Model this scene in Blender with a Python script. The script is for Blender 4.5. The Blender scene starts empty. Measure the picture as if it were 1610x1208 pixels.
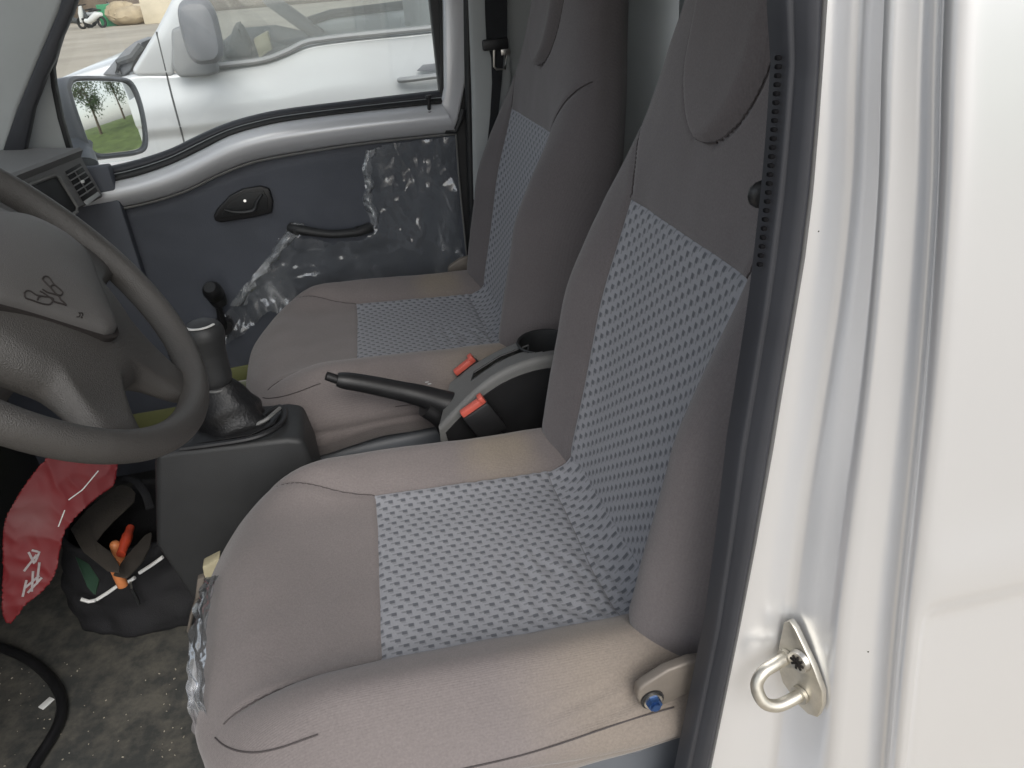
import bpy, bmesh, math, random
import numpy as np
from mathutils import Vector, Matrix, noise
random.seed(7)
scn = bpy.context.scene
COL = scn.collection
# ------------------------------------------------------------------ camera
PW, PH, PF = 1610.0, 1208.0, 1200.0
CAM = np.array([0.0, -1.08, 1.04])
PITCH, YAW, ROLL = 29.0, 11.5, 4.5
_p, _y, _r = map(math.radians, (PITCH, YAW, ROLL))
_fw = np.array([math.sin(_y)*math.cos(_p), math.cos(_y)*math.cos(_p), -math.sin(_p)])
_rt0 = np.array([math.cos(_y), -math.sin(_y), 0.0])
_up0 = np.cross(_rt0, _fw)
_rt = math.cos(_r)*_rt0 - math.sin(_r)*_up0
_up = math.cos(_r)*_up0 + math.sin(_r)*_rt0
cam_data = bpy.data.cameras.new('camera'); cam = bpy.data.objects.new('camera', cam_data)
COL.objects.link(cam); scn.camera = cam
cam_data.sensor_width = 36.0; cam_data.lens = 36.0*PF/PW
cam_data.clip_start = 0.02; cam_data.clip_end = 500
mw = Matrix.Identity(4)
for i in range(3):
    mw[i][0] = _rt[i]; mw[i][1] = _up[i]; mw[i][2] = -_fw[i]; mw[i][3] = CAM[i]
cam.matrix_world = mw
scn.render.resolution_x = 1024; scn.render.resolution_y = 768
# ------------------------------------------------------------------ sky, sun, exposure
SUN_EL, SUN_AZ = 42.0, 176.0          # azimuth clockwise from +Y
world = bpy.data.worlds.new('World'); scn.world = world; world.use_nodes = True
nt = world.node_tree; nt.nodes.clear()
sky = nt.nodes.new('ShaderNodeTexSky'); sky.sky_type = 'NISHITA'; sky.sun_disc = False
sky.sun_elevation = math.radians(SUN_EL); sky.sun_rotation = math.radians(SUN_AZ)
sky.air_density = 1.0; sky.dust_density = 1.5; sky.ozone_density = 1.0
hsv = nt.nodes.new('ShaderNodeHueSaturation'); hsv.inputs['Saturation'].default_value = 0.28
bg = nt.nodes.new('ShaderNodeBackground'); bg.inputs['Strength'].default_value = 0.15
wo = nt.nodes.new('ShaderNodeOutputWorld')
nt.links.new(sky.outputs[0], hsv.inputs['Color']); nt.links.new(hsv.outputs[0], bg.inputs['Color']); nt.links.new(bg.outputs[0], wo.inputs['Surface'])
sd = bpy.data.lights.new('sun', 'SUN'); sd.energy = 1.0; sd.angle = math.radians(35); sd.color = (1.0, 0.95, 0.88)
sun = bpy.data.objects.new('sun', sd); COL.objects.link(sun)
_el, _az = math.radians(SUN_EL), math.radians(SUN_AZ)
sdir = Vector((math.sin(_az)*math.cos(_el), math.cos(_az)*math.cos(_el), math.sin(_el)))
sun.location = sdir*20; sun.rotation_euler = sdir.to_track_quat('Z', 'Y').to_euler()
scn.view_settings.view_transform = 'Standard'; scn.view_settings.look = 'None'
scn.view_settings.gamma = 1.0; scn.view_settings.use_curve_mapping = False
scn.view_settings.exposure = 0.58
# ------------------------------------------------------------------ pixel helpers (photo pixel -> point on a surface that is really there)
def ray(x, y): return (x-PW/2)/PF*_rt - (y-PH/2)/PF*_up + _fw
def at(x, y, axis, val):
    d = ray(x, y); return CAM + d*((val-CAM[axis])/d[axis])
def atp(x, y, p0, n):
    d = ray(x, y); return CAM + d*(np.dot(np.array(p0)-CAM, n)/np.dot(d, n))
# ------------------------------------------------------------------ materials
MATS = {}
def M(name, col, rough=0.6, metal=0.0, var=0.0, vscale=8.0, bump=0.0, bscale=300.0, spec=0.5, coat=0.0, sheen=0.0, stretch=None, col2=None):
    m = bpy.data.materials.new(name); m.use_nodes = True; t = m.node_tree; n = t.nodes; L = t.links
    b = n['Principled BSDF']
    b.inputs['Roughness'].default_value = rough; b.inputs['Metallic'].default_value = metal
    b.inputs['Specular IOR Level'].default_value = spec; b.inputs['Coat Weight'].default_value = coat
    b.inputs['Coat Roughness'].default_value = 0.12
    b.inputs['Sheen Weight'].default_value = sheen
    c = (*col, 1.0)
    b.inputs['Base Color'].default_value = c
    tc = n.new('ShaderNodeTexCoord'); mp = n.new('ShaderNodeMapping'); L.new(tc.outputs['Object'], mp.inputs['Vector'])
    if stretch: mp.inputs['Scale'].default_value = stretch
    if var > 0:
        nz = n.new('ShaderNodeTexNoise'); nz.inputs['Scale'].default_value = vscale; nz.inputs['Detail'].default_value = 6; nz.inputs['Roughness'].default_value = 0.6
        L.new(mp.outputs[0], nz.inputs['Vector'])
        cr = n.new('ShaderNodeMapRange'); cr.inputs['From Min'].default_value = 0.3; cr.inputs['From Max'].default_value = 0.7
        cr.inputs['To Min'].default_value = 0.0; cr.inputs['To Max'].default_value = 1.0; L.new(nz.outputs['Fac'], cr.inputs['Value'])
        mx = n.new('ShaderNodeMix'); mx.data_type = 'RGBA'
        A = tuple(max(0, v*(1-var)) for v in col); B = col2 if col2 else tuple(min(1, v*(1+var)) for v in col)
        mx.inputs['A'].default_value = (*A, 1); mx.inputs['B'].default_value = (*B, 1)
        L.new(cr.outputs[0], mx.inputs['Factor']); L.new(mx.outputs['Result'], b.inputs['Base Color'])
        rr = n.new('ShaderNodeMapRange'); rr.inputs['To Min'].default_value = max(0.02, rough-0.08); rr.inputs['To Max'].default_value = min(1, rough+0.08)
        L.new(nz.outputs['Fac'], rr.inputs['Value']); L.new(rr.outputs[0], b.inputs['Roughness'])
    if bump > 0:
        nb = n.new('ShaderNodeTexNoise'); nb.inputs['Scale'].default_value = bscale; nb.inputs['Detail'].default_value = 3
        L.new(mp.outputs[0], nb.inputs['Vector'])
        bp = n.new('ShaderNodeBump'); bp.inputs['Strength'].default_value = bump; bp.inputs['Distance'].default_value = 0.002
        L.new(nb.outputs['Fac'], bp.inputs['Height']); L.new(bp.outputs[0], b.inputs['Normal'])
    MATS[name] = m
    return m
def math_node(t, op, a, b=None, c=None):
    nd = t.nodes.new('ShaderNodeMath'); nd.operation = op
    for i, v in enumerate((a, b, c)):
        if v is None: continue
        if isinstance(v, (int, float)): nd.inputs[i].default_value = v
        else: t.links.new(v, nd.inputs[i])
    return nd.outputs[0]
def fabric_pattern(name, base, dark, mid):
    m = bpy.data.materials.new(name); m.use_nodes = True; t = m.node_tree; n = t.nodes; L = t.links
    b = n['Principled BSDF']; b.inputs['Roughness'].default_value = 0.85; b.inputs['Specular IOR Level'].default_value = 0.25; b.inputs['Sheen Weight'].default_value = 0.15
    uv = n.new('ShaderNodeUVMap'); sp = n.new('ShaderNodeSeparateXYZ'); L.new(uv.outputs[0], sp.inputs[0])
    mn = lambda *a: math_node(t, *a)
    u = mn('DIVIDE', sp.outputs[0], 0.0172); v = mn('DIVIDE', sp.outputs[1], 0.0104)
    row = mn('FLOOR', v); par = mn('MODULO', mn('ABSOLUTE', row), 2.0)
    u2 = mn('ADD', u, mn('MULTIPLY', par, 0.5)); fu = mn('FRACT', u2); fv = mn('FRACT', v)
    def boxm(x, lo, hi, s=0.05):
        r1 = n.new('ShaderNodeMapRange'); r1.interpolation_type = 'SMOOTHSTEP'; r1.inputs['From Min'].default_value = lo-s; r1.inputs['From Max'].default_value = lo+s; L.new(x, r1.inputs['Value'])
        r2 = n.new('ShaderNodeMapRange'); r2.interpolation_type = 'SMOOTHSTEP'; r2.inputs['From Min'].default_value = hi-s; r2.inputs['From Max'].default_value = hi+s; L.new(x, r2.inputs['Value'])
        return mn('SUBTRACT', r1.outputs[0], r2.outputs[0])
    d1 = mn('MULTIPLY', boxm(fu, 0.42, 0.78), boxm(fv, 0.34, 0.86, 0.07))
    d2 = mn('MULTIPLY', boxm(fu, 0.12, 0.44), boxm(fv, 0.58, 0.84, 0.07))
    d3 = mn('MULTIPLY', boxm(fu, 0.52, 0.80), boxm(fv, 0.08, 0.34, 0.07))
    midm = mn('MAXIMUM', mn('MULTIPLY', d2, 0.7), mn('MULTIPLY', d3, 0.42))
    nz = n.new('ShaderNodeTexNoise'); nz.inputs['Scale'].default_value = 900; nz.inputs['Detail'].default_value = 2
    L.new(uv.outputs[0], nz.inputs['Vector'])
    thr = mn('MULTIPLY', mn('ADD', mn('SINE', mn('MULTIPLY', sp.outputs[0], 5200.0)), 1.0), 0.5)
    x1 = n.new('ShaderNodeMix'); x1.data_type = 'RGBA'; x1.inputs['A'].default_value = (*base, 1); x1.inputs['B'].default_value = (*mid, 1); L.new(midm, x1.inputs['Factor'])
    x2 = n.new('ShaderNodeMix'); x2.data_type = 'RGBA'; x2.inputs['B'].default_value = (*dark, 1); L.new(x1.outputs['Result'], x2.inputs['A']); L.new(mn('MULTIPLY', d1, 0.9), x2.inputs['Factor'])
    x3 = n.new('ShaderNodeMix'); x3.data_type = 'RGBA'; x3.blend_type = 'MULTIPLY'; x3.inputs['Factor'].default_value = 0.35
    L.new(x2.outputs['Result'], x3.inputs['A']); L.new(nz.outputs['Color'], x3.inputs['B'])
    hs = n.new('ShaderNodeMix'); hs.data_type = 'RGBA'; hs.blend_type = 'MULTIPLY'; hs.inputs['Factor'].default_value = 0.3
    gv = n.new('ShaderNodeCombineColor'); 
    for i in range(3): L.new(mn('ADD', mn('MULTIPLY', nz.outputs['Fac'], 0.9), 0.55), gv.inputs[i])
    L.new(x2.outputs['Result'], hs.inputs['A']); L.new(gv.outputs[0], hs.inputs['B'])
    L.new(hs.outputs['Result'], b.inputs['Base Color'])
    hgt = mn('SUBTRACT', mn('ADD', mn('MULTIPLY', nz.outputs['Fac'], 0.5), mn('MULTIPLY', thr, 0.15)), mn('MAXIMUM', d1, midm))
    bp = n.new('ShaderNodeBump'); bp.inputs['Strength'].default_value = 0.5; bp.inputs['Distance'].default_value = 0.001; L.new(hgt, bp.inputs['Height']); L.new(bp.outputs[0], b.inputs['Normal'])
    MATS[name] = m
def seat_cloth(name, col, warm_light):
    """plain knitted cover: fine ribs, faint soiling, warm light painted in as a tan patch at the rear of the side bolsters (object space, metres)"""
    m = M(name, col, rough=0.9, var=0.07, vscale=5.0, spec=0.2, sheen=0.25)
    t = m.node_tree; n = t.nodes; L = t.links; b = n['Principled BSDF']
    src = b.inputs['Base Color'].links[0].from_socket
    tc = n.new('ShaderNodeTexCoord'); sp = n.new('ShaderNodeSeparateXYZ'); L.new(tc.outputs['Object'], sp.inputs[0])
    mn = lambda *a: math_node(t, *a)
    if warm_light:
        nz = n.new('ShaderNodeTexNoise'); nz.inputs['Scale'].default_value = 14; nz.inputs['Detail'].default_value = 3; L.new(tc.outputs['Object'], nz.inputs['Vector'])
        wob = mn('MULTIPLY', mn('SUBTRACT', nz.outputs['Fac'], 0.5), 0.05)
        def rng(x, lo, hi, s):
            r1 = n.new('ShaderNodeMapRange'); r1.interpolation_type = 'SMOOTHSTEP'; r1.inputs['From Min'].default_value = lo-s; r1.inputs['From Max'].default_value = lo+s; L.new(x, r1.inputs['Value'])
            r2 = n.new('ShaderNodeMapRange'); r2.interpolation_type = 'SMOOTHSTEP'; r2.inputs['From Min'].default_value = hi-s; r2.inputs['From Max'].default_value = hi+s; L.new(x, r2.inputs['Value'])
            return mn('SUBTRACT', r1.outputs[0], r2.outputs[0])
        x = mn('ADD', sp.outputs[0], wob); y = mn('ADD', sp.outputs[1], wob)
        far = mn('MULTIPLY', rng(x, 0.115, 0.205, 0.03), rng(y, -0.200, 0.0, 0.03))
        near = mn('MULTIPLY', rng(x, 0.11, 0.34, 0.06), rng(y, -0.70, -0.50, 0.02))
        st = mn('MAXIMUM', mn('MULTIPLY', far, 0.6), mn('MULTIPLY', near, 0.42))  # warm light on the rear bolsters, painted into the cloth colour
        mx = n.new('ShaderNodeMix'); mx.data_type = 'RGBA'; mx.inputs['B'].default_value = (*warm_light, 1); L.new(src, mx.inputs['A']); L.new(st, mx.inputs['Factor'])
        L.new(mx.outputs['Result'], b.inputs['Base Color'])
    n3 = n.new('ShaderNodeTexNoise'); n3.inputs['Scale'].default_value = 420; n3.inputs['Detail'].default_value = 3; L.new(tc.outputs['Object'], n3.inputs['Vector'])
    spk = n.new('ShaderNodeMix'); spk.data_type = 'RGBA'; spk.blend_type = 'MULTIPLY'; spk.inputs['Factor'].default_value = 1.0
    L.new(b.inputs['Base Color'].links[0].from_socket, spk.inputs['A']); cg = n.new('ShaderNodeCombineColor')
    for i in range(3): L.new(mn('ADD', mn('MULTIPLY', n3.outputs['Fac'], 0.45), 0.775), cg.inputs[i])
    L.new(cg.outputs[0], spk.inputs['B']); L.new(spk.outputs['Result'], b.inputs['Base Color'])
    rib = mn('SINE', mn('MULTIPLY', sp.outputs[1], 3200.0))
    n2 = n.new('ShaderNodeTexNoise'); n2.inputs['Scale'].default_value = 700; L.new(tc.outputs['Object'], n2.inputs['Vector'])
    h = mn('ADD', mn('MULTIPLY', rib, 0.25), n2.outputs['Fac'])
    bp = n.new('ShaderNodeBump'); bp.inputs['Strength'].default_value = 0.35; bp.inputs['Distance'].default_value = 0.001; L.new(h, bp.inputs['Height']); L.new(bp.outputs[0], b.inputs['Normal'])
def glass_mat(name, tint, refl, haze):
    m = bpy.data.materials.new(name); m.use_nodes = True; t = m.node_tree; n = t.nodes; L = t.links; n.clear()
    o = n.new('ShaderNodeOutputMaterial'); tr = n.new('ShaderNodeBsdfTransparent'); tr.inputs[0].default_value = (*tint, 1)
    gl = n.new('ShaderNodeBsdfGlossy'); gl.inputs['Roughness'].default_value = 0.02
    df = n.new('ShaderNodeBsdfDiffuse'); df.inputs[0].default_value = (0.8, 0.82, 0.82, 1)
    lw = n.new('ShaderNodeLayerWeight'); lw.inputs[0].default_value = 0.25
    f = math_node(t, 'ADD', math_node(t, 'MULTIPLY', lw.outputs['Fresnel'], 0.8), refl)
    m1 = n.new('ShaderNodeMixShader'); m1.inputs[0].default_value = haze; L.new(tr.outputs[0], m1.inputs[1]); L.new(df.outputs[0], m1.inputs[2])
    m2 = n.new('ShaderNodeMixShader'); L.new(f, m2.inputs[0]); L.new(m1.outputs[0], m2.inputs[1]); L.new(gl.outputs[0], m2.inputs[2])
    L.new(m2.outputs[0], o.inputs[0]); MATS[name] = m
def film_mat(name, base, ridge):
    """clear polythene: see-through, glossy, with glint streaks painted in as whitish crease lines"""
    m = bpy.data.materials.new(name); m.use_nodes = True; t = m.node_tree; n = t.nodes; L = t.links; n.clear()
    o = n.new('ShaderNodeOutputMaterial'); tr = n.new('ShaderNodeBsdfTransparent'); tr.inputs[0].default_value = (0.95, 0.97, 0.97, 1)
    gl = n.new('ShaderNodeBsdfGlossy'); gl.inputs['Roughness'].default_value = 0.12; gl.inputs[0].default_value = (0.95, 0.97, 1, 1)
    df = n.new('ShaderNodeBsdfDiffuse'); df.inputs[0].default_value = (0.78, 0.80, 0.82, 1)
    mn = lambda *a: math_node(t, *a)
    tc = n.new('ShaderNodeTexCoord'); mp = n.new('ShaderNodeMapping'); mp.inputs['Rotation'].default_value = (0, 0.5, 0); mp.inputs['Scale'].default_value = (1.0, 1.0, 0.45); L.new(tc.outputs['Object'], mp.inputs['Vector'])
    def nz(sc, det, dist):
        q = n.new('ShaderNodeTexNoise'); q.inputs['Scale'].default_value = sc; q.inputs['Detail'].default_value = det; q.inputs['Roughness'].default_value = 0.55; q.inputs['Distortion'].default_value = dist; L.new(mp.outputs[0], q.inputs['Vector']); return q.outputs['Fac']
    a, b, c = nz(9, 1.5, 0.5), nz(26, 2, 0.4), nz(8, 2, 0.3)
    def rid(x, w):
        r = n.new('ShaderNodeMapRange'); r.inputs['From Min'].default_value = 0.0; r.inputs['From Max'].default_value = w; r.inputs['To Min'].default_value = 1.0; r.inputs['To Max'].default_value = 0.0; L.new(mn('ABSOLUTE', mn('SUBTRACT', x, 0.5)), r.inputs['Value']); return r.outputs[0]
    msk = n.new('ShaderNodeMapRange'); msk.inputs['From Min'].default_value = 0.50; msk.inputs['From Max'].default_value = 0.66; L.new(c, msk.inputs['Value'])
    rr = mn('MULTIPLY', mn('MAXIMUM', mn('POWER', rid(a, 0.03), 1.5), mn('MULTIPLY', rid(b, 0.02), 0.3)), mn('ADD', mn('MULTIPLY', msk.outputs[0], 1.0), 0.0))
    f0 = mn('ADD', mn('MULTIPLY', rr, ridge), mn('ADD', base, mn('MULTIPLY', msk.outputs[0], base*1.2)))  # white diffuse streaks along the noise lines are painted glints
    bp = n.new('ShaderNodeBump'); bp.inputs['Strength'].default_value = 1.0; bp.inputs['Distance'].default_value = 0.012; L.new(mn('ADD', a, mn('MULTIPLY', b, 0.35)), bp.inputs['Height']); L.new(bp.outputs[0], gl.inputs['Normal'])
    m1 = n.new('ShaderNodeMixShader'); L.new(f0, m1.inputs[0]); L.new(tr.outputs[0], m1.inputs[1]); L.new(df.outputs[0], m1.inputs[2])
    lw = n.new('ShaderNodeLayerWeight'); lw.inputs[0].default_value = 0.3; L.new(bp.outputs[0], lw.inputs['Normal'])
    f = mn('ADD', mn('MULTIPLY', lw.outputs['Fresnel'], 0.6), 0.09)
    m2 = n.new('ShaderNodeMixShader'); L.new(f, m2.inputs[0]); L.new(m1.outputs[0], m2.inputs[1]); L.new(gl.outputs[0], m2.inputs[2])
    L.new(m2.outputs[0], o.inputs[0]); MATS[name] = m
def floor_mat(name):
    m = M(name, (0.052, 0.054, 0.051), rough=0.8, var=0.2, vscale=6, bump=0.4, bscale=120)
    t = m.node_tree; n = t.nodes; L = t.links; b = n['Principled BSDF']; src = b.inputs['Base Color'].links[0].from_socket
    tc = n.new('ShaderNodeTexCoord')
    n1 = n.new('ShaderNodeTexNoise'); n1.inputs['Scale'].default_value = 5; n1.inputs['Detail'].default_value = 8; n1.inputs['Roughness'].default_value = 0.72; L.new(tc.outputs['Object'], n1.inputs['Vector'])
    n2 = n.new('ShaderNodeTexNoise'); n2.inputs['Scale'].default_value = 26; n2.inputs['Detail'].default_value = 4; n2.inputs['Roughness'].default_value = 0.7; L.new(tc.outputs['Object'], n2.inputs['Vector'])
    f = math_node(t, 'MULTIPLY', n1.outputs['Fac'], n2.outputs['Fac'])
    r = n.new('ShaderNodeMapRange'); r.inputs['From Min'].default_value = 0.19; r.inputs['From Max'].default_value = 0.36; L.new(f, r.inputs['Value'])
    mx = n.new('ShaderNodeMix'); mx.data_type = 'RGBA'; mx.inputs['B'].default_value = (0.26, 0.235, 0.19, 1); L.new(src, mx.inputs['A']); L.new(math_node(t, 'MULTIPLY', r.outputs[0], 0.36), mx.inputs['Factor'])
    L.new(mx.outputs['Result'], b.inputs['Base Color'])

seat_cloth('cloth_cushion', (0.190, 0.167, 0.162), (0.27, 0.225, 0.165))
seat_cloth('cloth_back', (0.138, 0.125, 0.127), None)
fabric_pattern('cloth_pattern', (0.295, 0.300, 0.322), (0.095, 0.10, 0.115), (0.17, 0.175, 0.19))
M('white_paint', (0.82, 0.83, 0.85), rough=0.31, metal=0.66, coat=0.25, bump=0.015, bscale=40)
M('white_paint_inner', (0.74, 0.75, 0.77), rough=0.3, metal=0.2, coat=0.3)
M('trim_blue', (0.076, 0.084, 0.104), rough=0.55, var=0.12, vscale=6, bump=0.25, bscale=600)
M('rubber', (0.018, 0.019, 0.02), rough=0.55, var=0.2, vscale=30)
M('seal_rubber', (0.036, 0.038, 0.045), rough=0.5, var=0.12, vscale=12)
M('seal_lip', (0.12, 0.12, 0.12), rough=0.6, var=0.1, vscale=20)
M('black_plastic', (0.016, 0.016, 0.017), rough=0.42, var=0.15, vscale=20, bump=0.15, bscale=700)
M('dark_plastic', (0.03, 0.031, 0.032), rough=0.5, var=0.1, vscale=15, bump=0.2, bscale=900)
M('grey_plastic', (0.17, 0.17, 0.165), rough=0.48, var=0.06, vscale=10, bump=0.25, bscale=900)
M('dash_grey', (0.17, 0.17, 0.17), rough=0.6, var=0.06, vscale=10, bump=0.35, bscale=700)
M('wheel_grey', (0.052, 0.049, 0.046), rough=0.45, var=0.1, vscale=18, bump=0.5, bscale=900)
M('wheel_pad', (0.080, 0.077, 0.075), rough=0.55, var=0.05, vscale=12, bump=0.35, bscale=1100)
M('engraved', (0.028, 0.025, 0.024), rough=0.8, spec=0.1)
M('leather_black', (0.014, 0.014, 0.015), rough=0.4, var=0.2, vscale=25, bump=0.5, bscale=250)
M('knob_print', (0.6, 0.6, 0.58), rough=0.4, var=0.15, vscale=90)
M('buckle_red', (0.62, 0.12, 0.085), rough=0.4, var=0.08, vscale=40)
M('webbing', (0.016, 0.017, 0.02), rough=0.8, var=0.2, vscale=60, bump=0.5, bscale=900)
M('steel', (0.62, 0.60, 0.56), rough=0.32, metal=1.0, var=0.12, vscale=60)
M('zinc_yellow', (0.60, 0.57, 0.50), rough=0.38, metal=0.9, var=0.2, vscale=50)
M('bolt_blue', (0.03, 0.08, 0.22), rough=0.35, metal=0.6, var=0.3, vscale=90)
M('base_grey', (0.115, 0.125, 0.14), rough=0.5, var=0.12, vscale=8)
M('brown_metal', (0.20, 0.175, 0.15), rough=0.5, metal=0.3, var=0.15, vscale=20)
M('olive_paint', (0.17, 0.18, 0.07), rough=0.6, var=0.15, vscale=9)
M('grey_metal', (0.28, 0.30, 0.31), rough=0.55, var=0.1, vscale=8)
M('notch', (0.008, 0.008, 0.009), rough=0.95, spec=0.05)
M('thread', (0.07, 0.06, 0.06), rough=0.9)
M('headliner', (0.55, 0.55, 0.54), rough=0.9, var=0.05, vscale=10)
M('bulkhead_grey', (0.42, 0.44, 0.44), rough=0.7, var=0.06, vscale=5)
M('bag_black', (0.012, 0.012, 0.014), rough=0.8, var=0.3, vscale=25, bump=0.6, bscale=500)
M('bag_brown', (0.042, 0.035, 0.028), rough=0.85, var=0.25, vscale=20, bump=0.5, bscale=400)
M('bag_green', (0.03, 0.075, 0.045), rough=0.8, var=0.2, vscale=20)
M('reflective', (0.85, 0.85, 0.83), rough=0.45, var=0.05, vscale=80)
M('tool_red', (0.50, 0.06, 0.025), rough=0.4, var=0.1, vscale=40)
M('tool_orange', (0.62, 0.22, 0.08), rough=0.4, var=0.1, vscale=60)
M('cream_tape', (0.50, 0.45, 0.30), rough=0.6, var=0.15, vscale=40)
M('paper_white', (0.75, 0.76, 0.74), rough=0.7, var=0.08, vscale=40)
M('cable_black', (0.012, 0.012, 0.013), rough=0.45, var=0.2, vscale=40)
floor_mat('floor_mat')
glass_mat('window_glass', (0.97, 0.985, 0.975), 0.01, 0.015)
glass_mat('reflection_veil_glass', (0.84, 0.87, 0.87), 0.05, 0.12)  # pale diffuse veil paints window reflections into the pane
film_mat('film', 0.06, 0.42); film_mat('wrap', 0.20, 0.5)
# ------------------------------------------------------------------ mesh helpers
def obj(name, verts, faces, mat, parent=None, smooth=True, uv=None):
    me = bpy.data.meshes.new(name)
    me.from_pydata([tuple(map(float, v)) for v in verts], [], [tuple(f) for f in faces])
    if smooth: me.polygons.foreach_set('use_smooth', [True]*len(me.polygons))
    if uv is not None:
        ul = me.uv_layers.new(name='UVMap')
        li = np.zeros(len(me.loops), dtype=np.int32); me.loops.foreach_get('vertex_index', li)
        ul.data.foreach_set('uv', np.asarray(uv, dtype=np.float32)[li].ravel())
    me.materials.append(MATS[mat])
    me.update()
    o = bpy.data.objects.new(name, me); COL.objects.link(o)
    if parent is not None:
        o.parent = parent
        o.matrix_parent_inverse = Matrix.Translation(-Vector(parent.location))
    return o
def thing(name, label, cat, loc=(0, 0, 0), group=None):
    o = bpy.data.objects.new(name, None); COL.objects.link(o); o.location = tuple(map(float, loc)); o.empty_display_size = 0.05
    o['label'] = label; o['category'] = cat
    if group: o['group'] = group
    return o
def tag(o, label, cat, group=None):
    o['label'] = label; o['category'] = cat
    if group: o['group'] = group
    return o
class MB:
    def __init__(s): s.v = []; s.f = []
    def add(s, v, f):
        b = len(s.v); s.v += [np.array(p, float) for p in v]; s.f += [tuple(i+b for i in q) for q in f]; return s
    def grid(s, P, closed=False, flip=False):
        nu, nv = P.shape[:2]; f = []
        for i in range(nu-1):
            for j in range(nv if closed else nv-1):
                k = (j+1) % nv
                q = (i*nv+j, i*nv+k, (i+1)*nv+k, (i+1)*nv+j)
                f.append(q[::-1] if flip else q)
        return s.add(P.reshape(-1, 3), f)
    def loft(s, rings, caps=True):
        P = np.array(rings, float); n = P.shape[1]; b = len(s.v)
        s.grid(P, closed=True)
        if caps:
            s.f.append(tuple(b+j for j in range(n))[::-1]); e = b+(P.shape[0]-1)*n; s.f.append(tuple(e+j for j in range(n)))
        return s
    def tube(s, path, r, seg=10, caps=True, flat=1.0, ref=(0, 0, 1), closed=False):
        path = [np.array(p, float) for p in path]; n = len(path); rings = []
        for i, p in enumerate(path):
            a = path[(i-1) % n] if (closed or i > 0) else p; b = path[(i+1) % n] if (closed or i < n-1) else p
            t = b-a; t = t/(np.linalg.norm(t)+1e-12)
            rf = np.array(ref, float)
            if abs(np.dot(rf, t)) > 0.95: rf = np.array([1.0, 0, 0]) if abs(t[0]) < 0.9 else np.array([0, 1.0, 0])
            x = np.cross(rf, t); x /= np.linalg.norm(x); y = np.cross(t, x)
            rr = r[i] if hasattr(r, '__len__') else r
            rings.append([p+rr*(math.cos(2*math.pi*k/seg)*x+flat*math.sin(2*math.pi*k/seg)*y) for k in range(seg)])
        if closed:
            rings.append(rings[0]); return s.loft(rings, False)
        return s.loft(rings, caps)
    def box(s, c, size, bev=0.003, rot=None, seg=2):
        bm = bmesh.new(); bmesh.ops.create_cube(bm, size=1.0)
        for v in bm.verts: v.co = Vector((v.co.x*size[0], v.co.y*size[1], v.co.z*size[2]))
        if bev > 0: bmesh.ops.bevel(bm, geom=list(bm.edges), offset=min(bev, 0.45*min(size)), segments=seg, profile=0.5, affect='EDGES')
        Rm = np.array(rot) if rot is not None else np.eye(3)
        bm.verts.ensure_lookup_table()
        s.add([Rm@np.array(v.co)+np.array(c, float) for v in bm.verts], [[v.index for v in f.verts] for f in bm.faces]); bm.free(); return s
    def prism(s, pts, off, bev=0.0, seg=2):
        """closed planar outline pushed along off, edges rounded"""
        bm = bmesh.new(); vs = [bm.verts.new(tuple(map(float, p))) for p in pts]; f = bm.faces.new(vs)
        ex = bmesh.ops.extrude_face_region(bm, geom=[f]); nv = [g for g in ex['geom'] if isinstance(g, bmesh.types.BMVert)]
        for v in nv: v.co += Vector(tuple(map(float, off)))
        bmesh.ops.recalc_face_normals(bm, faces=bm.faces)
        if bev > 0:
            ed = [e for e in bm.edges if len(e.link_faces) == 2 and e.calc_face_angle(0) > 0.6]
            bmesh.ops.bevel(bm, geom=ed, offset=bev, segments=seg, profile=0.5, affect='EDGES')
        bm.verts.ensure_lookup_table(); bm.verts.index_update()
        s.add([np.array(v.co) for v in bm.verts], [[v.index for v in f.verts] for f in bm.faces]); bm.free(); return s
    def build(s, name, mat, parent=None, smooth=True, auto=True):
        o = obj(name, s.v, s.f, mat, parent, smooth)
        if smooth and auto:
            bm = bmesh.new(); bm.from_mesh(o.data); bmesh.ops.recalc_face_normals(bm, faces=bm.faces); bm.to_mesh(o.data); bm.free()
            o.data.polygons.foreach_set('use_smooth', [True]*len(o.data.polygons))
            o.data.set_sharp_from_angle(angle=math.radians(40))
        return o
def smooth_line(pts, n):
    """Catmull-Rom through pts, n samples, arclength-uniform"""
    p = np.array(pts, float)
    q = np.vstack([2*p[0]-p[1], p, 2*p[-1]-p[-2]]); out = []
    for i in range(1, len(q)-2):
        for t in np.linspace(0, 1, 24, endpoint=False):
            a, b, c, d = q[i-1], q[i], q[i+1], q[i+2]
            out.append(0.5*((2*b)+(-a+c)*t+(2*a-5*b+4*c-d)*t*t+(-a+3*b-3*c+d)*t**3))
    out.append(p[-1]); return resample(np.array(out), n)
def resample(p, n, closed=False):
    p = np.array(p, float)
    if closed: p = np.vstack([p, p[:1]])
    d = np.r_[0, np.cumsum(np.linalg.norm(np.diff(p, axis=0), axis=1))]
    t = np.linspace(0, d[-1], n+1)[:-1] if closed else np.linspace(0, d[-1], n)
    return np.stack([np.interp(t, d, p[:, k]) for k in range(p.shape[1])], 1)
def sm(x, a, b):
    t = np.clip((np.asarray(x, float)-a)/(b-a), 0, 1); return t*t*(3-2*t)
def ns(p, s, seed=0.0): return noise.noise(Vector((p[0]*s+seed, p[1]*s+seed*1.7, p[2]*s-seed)))
def rot_axes(ax, ay, az): return np.stack([ax, ay, az], 1)
def unit(v): v = np.array(v, float); return v/np.linalg.norm(v)
def sel(x, e): return np.sign(x)*np.abs(x)**e
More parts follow.
